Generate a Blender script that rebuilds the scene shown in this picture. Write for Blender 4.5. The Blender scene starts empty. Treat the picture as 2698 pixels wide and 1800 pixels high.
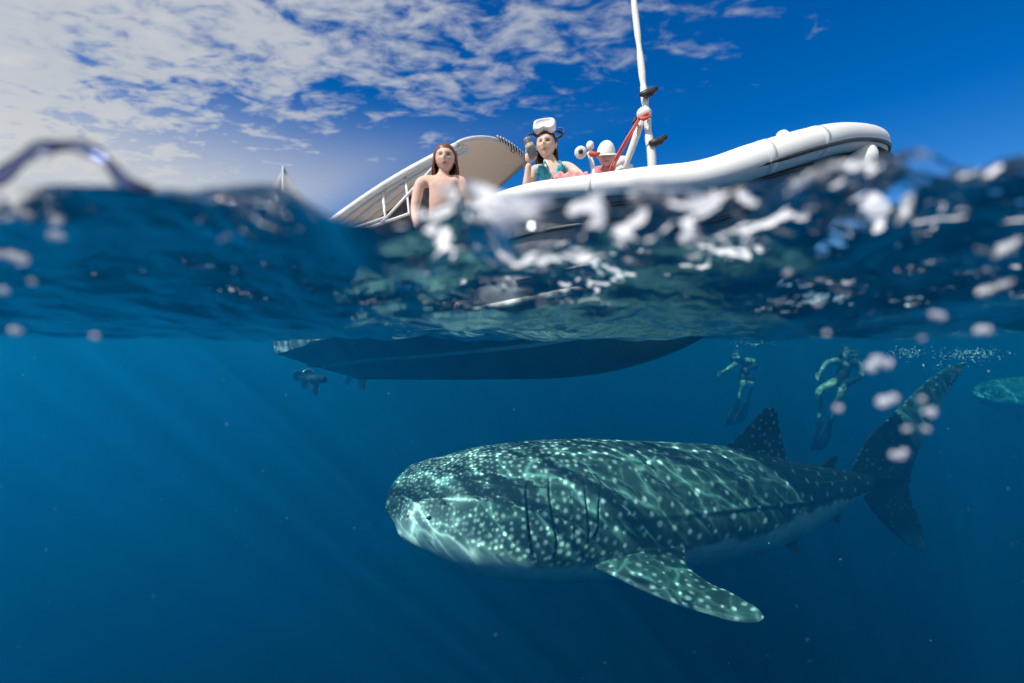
import bpy, bmesh, math, random
import numpy as np
from mathutils import Vector, Matrix, kdtree, noise as mnoise

random.seed(7); np.random.seed(7)
SC = bpy.context.scene
COL = SC.collection

# ------------------------------------------------------------------ camera
F_PX, CX, CY = 1200.0, 1349.0, 900.0           # photo is 2698 x 1800
cam_d = bpy.data.cameras.new('camera'); cam = bpy.data.objects.new('camera', cam_d)
COL.objects.link(cam); SC.camera = cam
cam.location = (0, 0, 0); cam.rotation_euler = (math.radians(90), 0, 0)
cam_d.sensor_width = 36.0; cam_d.lens = 36.0 * F_PX / 2698.0
cam_d.clip_start = 0.02; cam_d.clip_end = 20000
cam_d.dof.use_dof = True; cam_d.dof.focus_distance = 3.0; cam_d.dof.aperture_fstop = 1.1

def P(px, py, Y):
    """point of the place that stands Y metres ahead and shows at a photo pixel"""
    return Vector(((px - CX) / F_PX * Y, Y, (CY - py) / F_PX * Y))

# ------------------------------------------------------------------ world, sun, exposure
SUN_AZ, SUN_EL = math.radians(-130), math.radians(48)     # azimuth from +Y towards +X
sun_dir = Vector((math.sin(SUN_AZ) * math.cos(SUN_EL), math.cos(SUN_AZ) * math.cos(SUN_EL), math.sin(SUN_EL)))
world = bpy.data.worlds.new('World'); SC.world = world; world.use_nodes = True
SKY_STRENGTH = 0.10

class NT:
    """small helper to write node trees"""
    def __init__(s, nt): s.nt = nt; s.nt.nodes.clear()
    def n(s, t, **kw):
        nd = s.nt.nodes.new(t)
        for k, v in kw.items():
            if k.startswith('i_'):
                nd.inputs[k[2:].replace('_', ' ')].default_value = v
            else: setattr(nd, k, v)
        return nd
    def l(s, a, b): s.nt.links.new(a, b)
    def val(s, sock, v):
        if hasattr(v, 'links') or isinstance(v, bpy.types.NodeSocket): s.l(v, sock)
        else: sock.default_value = v
    def math(s, op, a, b=0.0, clamp=False):
        nd = s.n('ShaderNodeMath', operation=op, use_clamp=clamp)
        s.val(nd.inputs[0], a); s.val(nd.inputs[1], b); return nd.outputs[0]
    def vmath(s, op, a, b=(0, 0, 0)):
        nd = s.n('ShaderNodeVectorMath', operation=op)
        s.val(nd.inputs[0], a)
        if op == 'SCALE': s.val(nd.inputs['Scale'], b)
        else: s.val(nd.inputs[1], b)
        return nd.outputs['Value'] if op in ('DOT_PRODUCT', 'LENGTH', 'DISTANCE') else nd.outputs[0]
    def smooth(s, v, a, b, o0=0.0, o1=1.0):
        nd = s.n('ShaderNodeMapRange', interpolation_type='SMOOTHSTEP')
        s.val(nd.inputs[0], v); s.val(nd.inputs[1], a); s.val(nd.inputs[2], b); s.val(nd.inputs[3], o0); s.val(nd.inputs[4], o1)
        return nd.outputs[0]
    def mix(s, f, a, b, blend='MIX'):
        nd = s.n('ShaderNodeMix', data_type='RGBA', blend_type=blend)
        s.val(nd.inputs[0], f); s.val(nd.inputs[6], a); s.val(nd.inputs[7], b); return nd.outputs[2]
    def noise(s, vec, scale, detail=4, rough=0.5, dist=0.0, dim='3D'):
        nd = s.n('ShaderNodeTexNoise', noise_dimensions=dim)
        s.l(vec, nd.inputs['Vector']); nd.inputs['Scale'].default_value = scale
        nd.inputs['Detail'].default_value = detail; nd.inputs['Roughness'].default_value = rough
        nd.inputs['Distortion'].default_value = dist; return nd

def build_world():
    w = NT(world.node_tree)
    out = w.n('ShaderNodeOutputWorld'); bg = w.n('ShaderNodeBackground')
    sky = w.n('ShaderNodeTexSky', sky_type='NISHITA', sun_disc=False)
    sky.sun_elevation = SUN_EL; sky.sun_rotation = SUN_AZ
    sky.air_density = 1.0; sky.dust_density = 0.15; sky.ozone_density = 3.0; sky.altitude = 0
    hs = w.n('ShaderNodeHueSaturation'); hs.inputs['Saturation'].default_value = 1.48
    hs.inputs['Value'].default_value = 1.25; hs.inputs['Hue'].default_value = 0.512
    w.l(sky.outputs[0], hs.inputs['Color'])
    d = w.n('ShaderNodeTexCoord').outputs['Generated']
    sp = w.n('ShaderNodeSeparateXYZ'); w.l(d, sp.inputs[0])
    z = w.math('ADD', w.math('MAXIMUM', sp.outputs[2], 0.0), 0.07)
    px = w.math('DIVIDE', sp.outputs[0], z); py = w.math('DIVIDE', sp.outputs[1], z)
    cb = w.n('ShaderNodeCombineXYZ'); w.l(px, cb.inputs[0]); w.l(py, cb.inputs[1]); p = cb.outputs[0]
    # the edge of the cloud bank is a line in the cloud layer
    e = w.math('SUBTRACT', 1.95, w.vmath('DOT_PRODUCT', p, (0.609, 0.792, 0)))
    big = w.noise(p, 0.9, 3, 0.5, 0.4)
    # stretched coordinates for the wind-drawn puffs
    mp = w.n('ShaderNodeMapping'); w.l(p, mp.inputs[0]); mp.inputs['Rotation'].default_value = (0, 0, math.radians(38)); mp.inputs['Scale'].default_value = (1.0, 1.55, 1)
    puff = w.noise(mp.outputs[0], 6.4, 7, 0.55, 0.6)
    fine = w.noise(mp.outputs[0], 17.0, 5, 0.55, 0.3)
    # coverage
    cov = w.math('ADD', w.math('MULTIPLY', w.smooth(e, -0.35, 2.3), 0.46), w.math('MULTIPLY', w.math('SUBTRACT', big.outputs[0], 0.5), 0.5))
    v = w.math('ADD', w.math('ADD', w.math('MULTIPLY', puff.outputs[0], 0.72), w.math('MULTIPLY', fine.outputs[0], 0.28)), cov)
    dens = w.smooth(v, 0.63, 0.88)
    gate = w.smooth(e, -0.55, 0.1)
    dens = w.math('MULTIPLY', dens, gate)
    # a thicker veil low down under the bank
    veil = w.math('MULTIPLY', w.smooth(sp.outputs[2], 0.47, 0.24), w.smooth(e, 0.15, 0.75))
    vn = w.math('MULTIPLY', veil, w.smooth(big.outputs[0], 0.15, 0.5, 0.75, 1.0))
    dens = w.math('MAXIMUM', dens, w.math('MULTIPLY', vn, 0.95))
    alpha = w.math('MULTIPLY', dens, w.smooth(e, -0.3, 1.6, 0.42, 0.97))
    cc = w.mix(w.math('MAXIMUM', w.smooth(v, 0.75, 1.2), veil), (4.9, 5.3, 6.0, 1), (6.4, 6.55, 6.6, 1))
    col = w.mix(alpha, hs.outputs[0], cc)
    w.l(col, bg.inputs[0]); bg.inputs[1].default_value = SKY_STRENGTH
    w.l(bg.outputs[0], out.inputs[0])
build_world()

sun_d = bpy.data.lights.new('sun', 'SUN'); sun = bpy.data.objects.new('sun', sun_d); COL.objects.link(sun)
sun_d.energy = 5.0; sun_d.angle = math.radians(0.35); sun_d.color = (1.0, 0.96, 0.90)
sun.rotation_euler = sun_dir.to_track_quat('Z', 'Y').to_euler()
SC.view_settings.view_transform = 'Standard'; SC.view_settings.look = 'None'
SC.view_settings.gamma = 1.0; SC.view_settings.exposure = 0.0; SC.view_settings.use_curve_mapping = False
SC.render.engine = 'CYCLES'
cy = SC.cycles
cy.max_bounces = 8; cy.diffuse_bounces = 2; cy.glossy_bounces = 4; cy.transmission_bounces = 4
cy.volume_bounces = 1; cy.use_adaptive_sampling = True; cy.adaptive_threshold = 0.05; cy.transparent_max_bounces = 12; cy.use_denoising = True
cy.sample_clamp_indirect = 4.0; cy.sample_clamp_direct = 0
cy.caustics_reflective = False; cy.caustics_refractive = False

# ------------------------------------------------------------------ helpers
def mat(name, col, rough=0.5, metal=0.0, noise_amt=0.0, noise_scale=8.0, attr=None, bump=0.0, coat=0.0, spec=0.5):
    m = bpy.data.materials.new(name); m.use_nodes = True
    t = NT(m.node_tree); out = t.n('ShaderNodeOutputMaterial'); b = t.n('ShaderNodeBsdfPrincipled')
    b.inputs['Roughness'].default_value = rough; b.inputs['Metallic'].default_value = metal
    b.inputs['Specular IOR Level'].default_value = spec; b.inputs['Coat Weight'].default_value = coat
    if attr:
        a = t.n('ShaderNodeAttribute', attribute_name=attr); c = a.outputs['Color']
    else:
        r = t.n('ShaderNodeRGB'); r.outputs[0].default_value = (*col, 1); c = r.outputs[0]
    if noise_amt or bump:
        o = t.n('ShaderNodeTexCoord').outputs['Object']
        nz = t.noise(o, noise_scale, 6, 0.6)
        if noise_amt:
            k = t.smooth(nz.outputs[0], 0.3, 0.7, 1 - noise_amt, 1 + noise_amt * 0.5)
            c = t.mix(1.0, c, k, 'MULTIPLY')
        if bump:
            bp = t.n('ShaderNodeBump'); bp.inputs['Strength'].default_value = bump; bp.inputs['Distance'].default_value = 0.01
            t.l(nz.outputs[0], bp.inputs['Height']); t.l(bp.outputs[0], b.inputs['Normal'])
    t.l(c, b.inputs['Base Color']); t.l(b.outputs[0], out.inputs[0])
    return m

def link(o, parent=None):
    COL.objects.link(o)
    if parent is not None: o.parent = parent
    return o

def tag(o, label=None, cat=None, group=None, kind=None):
    if label: o['label'] = label
    if cat: o['category'] = cat
    if group: o['group'] = group
    if kind: o['kind'] = kind
    return o

def mesh_obj(name, verts, faces, material=None, parent=None, smooth=True):
    me = bpy.data.meshes.new(name); me.from_pydata([tuple(v) for v in verts], [], faces); me.update()
    if smooth: me.polygons.foreach_set('use_smooth', [True] * len(me.polygons))
    if material: me.materials.append(material)
    return link(bpy.data.objects.new(name, me), parent)

def empty(name, loc=(0, 0, 0)):
    o = bpy.data.objects.new(name, None); o.location = loc; o.empty_display_size = 0.1
    return link(o)

def attach(o, parent):
    """parent keeping world coordinates (the parts are written in world space)"""
    o.parent = parent; o.matrix_parent_inverse = Matrix.Translation(-Vector(parent.location)); return o

def catmull(pts, n):
    pts = [Vector(p) for p in pts]; out = []; m = len(pts) - 1
    for i in range(n + 1):
        u = i / n * m; k = min(int(u), m - 1); f = u - k
        p0 = pts[max(k - 1, 0)]; p1 = pts[k]; p2 = pts[k + 1]; p3 = pts[min(k + 2, m)]
        out.append(0.5 * ((2 * p1) + (p2 - p0) * f + (2 * p0 - 5 * p1 + 4 * p2 - p3) * f * f + (3 * p1 - p0 - 3 * p2 + p3) * f ** 3))
    return out

def tube_geo(path, r, seg=10, cap=True):
    """tube along a polyline; r a number or a list"""
    path = [Vector(p) for p in path]; n = len(path)
    rr = r if isinstance(r, (list, tuple)) else [r] * n
    V, Fc = [], []
    t0 = (path[1] - path[0]).normalized(); up = Vector((0, 0, 1)) if abs(t0.z) < 0.9 else Vector((1, 0, 0))
    nrm = (up - t0 * up.dot(t0)).normalized()
    for i in range(n):
        t = (path[min(i + 1, n - 1)] - path[max(i - 1, 0)]).normalized()
        nrm = (nrm - t * nrm.dot(t)).normalized(); bn = t.cross(nrm)
        for k in range(seg):
            a = 2 * math.pi * k / seg
            V.append(path[i] + (nrm * math.cos(a) + bn * math.sin(a)) * rr[i])
    for i in range(n - 1):
        for k in range(seg):
            Fc.append((i * seg + k, i * seg + (k + 1) % seg, (i + 1) * seg + (k + 1) % seg, (i + 1) * seg + k))
    if cap:
        Fc.append(tuple(reversed(range(seg)))); Fc.append(tuple((n - 1) * seg + k for k in range(seg)))
    return V, Fc

def tube(name, path, r, material, parent, seg=10):
    V, Fc = tube_geo(path, r, seg); o = mesh_obj(name, V, Fc, material); 
    return attach(o, parent) if parent else o

def ellipsoid_geo(c, rad, seg=12, rings=8, rot=None):
    V, Fc = [], []; c = Vector(c)
    rot = rot or Matrix.Identity(3)
    for i in range(rings + 1):
        ph = math.pi * i / rings
        for k in range(seg):
            a = 2 * math.pi * k / seg
            V.append(c + rot @ Vector((rad[0] * math.sin(ph) * math.cos(a), rad[1] * math.sin(ph) * math.sin(a), rad[2] * math.cos(ph))))
    for i in range(rings):
        for k in range(seg):
            Fc.append((i * seg + k, (i + 1) * seg + k, (i + 1) * seg + (k + 1) % seg, i * seg + (k + 1) % seg))
    return V, Fc

def join_geo(parts):
    V, Fc = [], []
    for v, f in parts:
        o = len(V); V += list(v); Fc += [tuple(i + o for i in q) for q in f]
    return V, Fc

def box_geo(c, s, R=None):
    c = Vector(c); R = R or Matrix.Identity(3)
    V = [c + R @ Vector((sx * s[0] / 2, sy * s[1] / 2, sz * s[2] / 2)) for sx in (-1, 1) for sy in (-1, 1) for sz in (-1, 1)]
    return V, [(0, 1, 3, 2), (4, 6, 7, 5), (0, 4, 5, 1), (2, 3, 7, 6), (0, 2, 6, 4), (1, 5, 7, 3)]

def bevel_obj(o, w=0.01, seg=2):
    m = o.modifiers.new('bevel', 'BEVEL'); m.width = w; m.segments = seg; m.limit_method = 'ANGLE'; return o

# ------------------------------------------------------------------ the sea
YF = 0.42                      # the water in front of the lens begins here (the camera sits in an air pocket like a dome port)
PX0, PX1, PY0, PZ = -3.0, 3.0, -0.6, -0.5
LEVEL = 0.062
lip_px = [(-400, 500), (0, 490), (150, 475), (330, 480), (430, 500), (490, 522), (600, 524), (720, 522), (800, 545), (870, 572), (930, 585), (1010, 585),
          (1090, 560), (1150, 505), (1210, 478), (1270, 490), (1330, 520), (1400, 525), (1480, 512), (1560, 508), (1640, 505), (1720, 498), (1800, 512), (1870, 532),
          (1950, 515), (2050, 505), (2150, 498), (2250, 492), (2330, 485), (2400, 470), (2470, 472), (2540, 505), (2600, 500), (2698, 468), (2800, 450), (3000, 470)]
LX = np.array([(a - CX) / F_PX * YF for a, b in lip_px]); LZ = np.array([(CY - b) / F_PX * YF for a, b in lip_px])
rw = np.random.RandomState(3)
WAVES = []
for i in range(70):
    lam = 0.09 * (60 ** (i / 69.0)); th = math.radians(rw.normal(80, 32))
    WAVES.append((lam, math.cos(th) * 2 * math.pi / lam, math.sin(th) * 2 * math.pi / lam, rw.uniform(0, 6.28), min(lam * 0.0085, 0.0048) * rw.uniform(0.5, 1.4)))
CHOP = []
for i in range(26):
    lam = 0.028 * (4.2 ** (i / 25.0)); th = rw.uniform(0, 6.28)
    CHOP.append((lam, math.cos(th) * 2 * math.pi / lam, math.sin(th) * 2 * math.pi / lam, rw.uniform(0, 6.28), lam * 0.0185 * rw.uniform(0.5, 1.4)))

def sstep(x, a, b):
    t = np.clip((x - a) / (b - a), 0, 1); return t * t * (3 - 2 * t)

def sea_height(X, Y, sx, sy):
    """height of the surface; sx, sy the grid spacing there, so no wave shorter than the mesh can carry"""
    sp = np.maximum(sx, sy); H = np.full(X.shape, LEVEL)
    for lam, kx, ky, ph, a in WAVES:
        H += a * np.sin(kx * X + ky * Y + ph) * sstep(lam / sp, 2.5, 5.0)
    d = np.abs(Y - YF)
    lipz = np.interp(X, LX, LZ)
    H = H + (lipz - LEVEL) * np.exp(-(d / 0.34) ** 1.25) * (1 - 0.0 * X)
    reg = np.exp(-(d / 0.42) ** 2) * (0.22 + 0.78 * sstep(X, -0.16, -0.03)) * sstep(np.abs(X), 3.0, 1.0) * (1 - 0.68 * sstep(X, 0.20, 0.36))
    for lam, kx, ky, ph, a in CHOP:
        H += a * np.sin(kx * X + ky * Y + ph) * reg * sstep(lam / sp, 2.0, 4.0)
    return H

def grow(a, step, ratio, end):
    out = [a]
    while out[-1] < end:
        out.append(out[-1] + step); step *= ratio
    out[-1] = end; return out

xp = [i * 0.0055 for i in range(0, 110)]
xp = xp + grow(xp[-1], 0.006, 1.03, PX1)[1:] + grow(PX1, 0.1, 1.12, 4000)[1:]
XS = np.array([-v for v in reversed(xp[1:])] + xp)
YS = np.array([-v for v in reversed(grow(-PY0, 0.15, 1.3, 4000)[1:])] + [PY0, -0.2, 0.1] + grow(YF, 0.005, 1.012, 6)[0:] + grow(6, 0.08, 1.06, 4000)[1:])

def sea_mesh(xs, ys, dz, skip=True):
    GX, GY = np.meshgrid(xs, ys)
    gx = np.gradient(xs); gy = np.gradient(ys); SX, SY = np.meshgrid(gx, gy)
    Z = sea_height(GX, GY, SX, SY) + dz
    V = np.stack([GX.ravel(), GY.ravel(), Z.ravel()], 1)
    nx, ny = len(xs), len(ys); J, I = np.meshgrid(np.arange(ny - 1), np.arange(nx - 1), indexing='ij')
    a = (J * nx + I); q = np.stack([a, a + 1, a + nx + 1, a + nx], -1).reshape(-1, 4)
    cx = (GX[:-1, :-1] + GX[1:, 1:]).ravel() / 2; cyy = (GY[:-1, :-1] + GY[1:, 1:]).ravel() / 2
    keep = ~((cx > PX0) & (cx < PX1) & (cyy > PY0) & (cyy < YF))
    return V, q[keep]

def water_surface_material():
    m = bpy.data.materials.new('water_surface'); m.use_nodes = True
    t = NT(m.node_tree); out = t.n('ShaderNodeOutputMaterial')
    pos = t.n('ShaderNodeNewGeometry').outputs['Position']
    n1 = t.noise(pos, 5.0, 5, 0.55); mp = t.n('ShaderNodeMapping'); t.l(pos, mp.inputs[0]); mp.inputs['Scale'].default_value = (0.5, 1.3, 0)
    n2 = t.noise(mp.outputs[0], 16.0, 4, 0.5)
    hgt = t.math('ADD', t.math('MULTIPLY', n1.outputs[0], 1.0), t.math('MULTIPLY', n2.outputs[0], 0.28))
    bp = t.n('ShaderNodeBump'); bp.inputs['Strength'].default_value = 0.75; bp.inputs['Distance'].default_value = 0.05; t.l(hgt, bp.inputs['Height'])
    fr = t.n('ShaderNodeFresnel'); fr.inputs['IOR'].default_value = 1.333; t.l(bp.outputs[0], fr.inputs['Normal'])
    gl = t.n('ShaderNodeBsdfGlossy'); gl.inputs['Color'].default_value = (1, 1, 1, 1); gl.inputs['Roughness'].default_value = 0.025; t.l(bp.outputs[0], gl.inputs['Normal'])
    # caustic lines painted into the transparency, in place of light focused by ripples
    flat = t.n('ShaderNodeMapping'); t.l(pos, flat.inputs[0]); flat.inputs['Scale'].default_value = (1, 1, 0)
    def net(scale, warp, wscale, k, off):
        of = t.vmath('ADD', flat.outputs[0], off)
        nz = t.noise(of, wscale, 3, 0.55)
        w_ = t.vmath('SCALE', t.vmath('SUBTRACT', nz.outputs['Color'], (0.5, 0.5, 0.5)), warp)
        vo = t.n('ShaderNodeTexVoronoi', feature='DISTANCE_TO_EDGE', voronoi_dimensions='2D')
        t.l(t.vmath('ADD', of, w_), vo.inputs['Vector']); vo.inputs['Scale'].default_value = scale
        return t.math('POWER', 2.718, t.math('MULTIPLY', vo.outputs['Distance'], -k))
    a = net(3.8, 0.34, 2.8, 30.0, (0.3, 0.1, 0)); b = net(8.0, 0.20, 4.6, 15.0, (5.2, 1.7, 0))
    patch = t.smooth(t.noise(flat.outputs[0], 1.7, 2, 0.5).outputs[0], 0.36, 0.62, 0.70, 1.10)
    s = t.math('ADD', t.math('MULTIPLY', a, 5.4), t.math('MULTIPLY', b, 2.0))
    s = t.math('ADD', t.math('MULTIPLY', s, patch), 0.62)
    sy_ = t.n('ShaderNodeSeparateXYZ'); t.l(pos, sy_.inputs[0]); k_ = t.smooth(sy_.outputs[1], 0.6, 1.1)     # painted caustics fade out at the near crest, keeping sky seen through it unbrightened
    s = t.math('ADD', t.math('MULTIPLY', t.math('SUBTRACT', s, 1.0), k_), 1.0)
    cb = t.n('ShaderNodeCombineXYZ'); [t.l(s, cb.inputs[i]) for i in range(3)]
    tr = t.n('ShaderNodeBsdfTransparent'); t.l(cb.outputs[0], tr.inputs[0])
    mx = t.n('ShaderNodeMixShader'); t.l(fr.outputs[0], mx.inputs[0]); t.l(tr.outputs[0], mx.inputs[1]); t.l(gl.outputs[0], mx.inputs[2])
    # white patches on the near crest: froth, plus painted stand-ins for bright sky facets
    sx = t.n('ShaderNodeSeparateXYZ'); t.l(pos, sx.inputs[0])
    nf = t.noise(pos, 24.0, 3, 0.5, 1.2); nb = t.noise(pos, 9.0, 2, 0.5, 0.3)
    reg = t.math('MULTIPLY', t.smooth(sx.outputs[1], 0.50, 1.15, 1.0, 0.0), t.smooth(sx.outputs[0], -0.17, -0.06, 0.0, 1.0)); reg = t.math('MULTIPLY', reg, t.smooth(sx.outputs[0], 0.20, 0.42, 1.0, 0.35))
    reg = t.math('MULTIPLY', reg, t.smooth(sx.outputs[1], 0.0, 0.40, 0.0, 1.0))
    th = t.math('ADD', t.math('MULTIPLY', t.smooth(nb.outputs[0], 0.38, 0.62), 0.17), t.math('MULTIPLY', reg, 0.16))
    fm = t.math('MULTIPLY', t.smooth(t.math('ADD', nf.outputs[0], th), 0.800, 0.84), t.smooth(reg, 0.05, 0.35))
    fd = t.n('ShaderNodeBsdfDiffuse'); fd.inputs[0].default_value = (0.93, 0.93, 0.96, 1); ft = t.n('ShaderNodeBsdfTranslucent'); ft.inputs[0].default_value = (0.93, 0.93, 0.96, 1)
    fmx = t.n('ShaderNodeMixShader'); fmx.inputs[0].default_value = 0.92; t.l(fd.outputs[0], fmx.inputs[1]); t.l(ft.outputs[0], fmx.inputs[2])
    fin_ = t.n('ShaderNodeMixShader'); t.l(t.math('MULTIPLY', fm, 0.97), fin_.inputs[0]); t.l(mx.outputs[0], fin_.inputs[1]); t.l(fmx.outputs[0], fin_.inputs[2])
    t.l(fin_.outputs[0], out.inputs['Surface'])
    return m

def water_volume_material():
    m = bpy.data.materials.new('sea_water'); m.use_nodes = True
    t = NT(m.node_tree); out = t.n('ShaderNodeOutputMaterial')
    S = (0.001, 0.042, 0.108); A = (0.28, 0.078, 0.041); DS = 0.2; DA = 0.5
    sc = t.n('ShaderNodeVolumeScatter'); sc.inputs['Color'].default_value = (*[v / DS for v in S], 1); sc.inputs['Density'].default_value = DS; sc.inputs['Anisotropy'].default_value = 0.55
    ab = t.n('ShaderNodeVolumeAbsorption'); ab.inputs['Color'].default_value = (*[1 - v / DA for v in A], 1); ab.inputs['Density'].default_value = DA
    ad = t.n('ShaderNodeAddShader'); t.l(sc.outputs[0], ad.inputs[0]); t.l(ab.outputs[0], ad.inputs[1])
    t.l(ad.outputs[0], out.inputs['Volume'])
    return m

def build_sea():
    V, Q = sea_mesh(XS, YS, 0.0)
    me = bpy.data.meshes.new('sea_surface'); me.from_pydata(V.tolist(), [], Q.tolist()); me.update()
    me.polygons.foreach_set('use_smooth', [True] * len(me.polygons)); me.materials.append(water_surface_material())
    o = link(bpy.data.objects.new('sea_surface', me)); tag(o, 'rippled blue sea surface seen from just below', kind='structure')
    # the body of water below it: one closed shell filled with an even volume
    xs = np.unique(np.concatenate([XS[::9], [XS[0], XS[-1], PX0, PX1]])); ys = np.unique(np.concatenate([YS[::9], [YS[0], YS[-1], PY0, YF]]))
    V, Q = sea_mesh(xs, ys, -0.003); V = V.tolist(); F = [tuple(q) for q in Q.tolist()]
    nx, ny = len(xs), len(ys); BOT = -300.0
    def wall(ids, z, flip):
        st = len(V)
        for i in ids: V.append([V[i][0], V[i][1], z])
        for k in range(len(ids) - 1):
            q = (ids[k], ids[k + 1], st + k + 1, st + k); F.append(tuple(reversed(q)) if flip else q)
        return list(range(st, st + len(ids)))
    ix0, ix1 = int(np.where(xs == PX0)[0][0]), int(np.where(xs == PX1)[0][0]); iy0, iy1 = int(np.where(ys == PY0)[0][0]), int(np.where(ys == YF)[0][0])
    ring = lambda a, b, c, d: [j * nx + a for j in range(c, d)] + [d * nx + i for i in range(a, b)] + [j * nx + b for j in range(d, c, -1)] + [c * nx + i for i in range(b, a, -1)]
    r = ring(0, nx - 1, 0, ny - 1); lo = wall(r + [r[0]], BOT, True); F.append(tuple(lo[:-1]))
    r = ring(ix0, ix1, iy0, iy1); lo = wall(r + [r[0]], PZ, False); F.append(tuple(reversed(lo[:-1])))
    me = bpy.data.meshes.new('sea_water'); me.from_pydata(V, [], F); me.update()
    bm = bmesh.new(); bm.from_mesh(me); bmesh.ops.remove_doubles(bm, verts=bm.verts, dist=1e-6); bmesh.ops.recalc_face_normals(bm, faces=bm.faces); bm.to_mesh(me); bm.free()
    me.materials.append(water_volume_material())
    o = link(bpy.data.objects.new('sea_water', me)); tag(o, 'clear blue sea water that fades into the deep', kind='structure')
build_sea()

# ------------------------------------------------------------------ whale shark
M_SHARK = mat('whale_shark_skin', (0, 0, 0), 0.45, attr='Col', noise_amt=0.22, noise_scale=9.0, bump=0.15, spec=0.3)
M_EYE = mat('shark_eye', (0.012, 0.014, 0.016), 0.15)
# px x, top y, bottom y, distance, half width (m)
SECT = [(1030, 1272, 1312, 2.93, .05), (1037, 1254, 1334, 2.93, .14), (1050, 1238, 1356, 2.93, .22), (1072, 1220, 1384, 2.94, .30), (1108, 1207, 1414, 2.95, .375), (1158, 1199, 1440, 2.97, .43),
        (1236, 1180, 1475, 3.00, .485), (1333, 1170, 1498, 3.04, .50), (1435, 1163, 1507, 3.10, .50), (1552, 1161, 1502, 3.18, .48), (1665, 1166, 1490, 3.28, .45),
        (1787, 1172, 1476, 3.40, .41), (1894, 1180, 1462, 3.53, .36), (1998, 1200, 1440, 3.67, .30), (2080, 1221, 1408, 3.79, .235), (2150, 1233, 1372, 3.91, .175), (2210, 1240, 1338, 4.02, .125),
        (2262, 1244, 1306, 4.12, .085), (2310, 1246, 1285, 4.22, .03)]
ROLL = math.radians(5)

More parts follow.
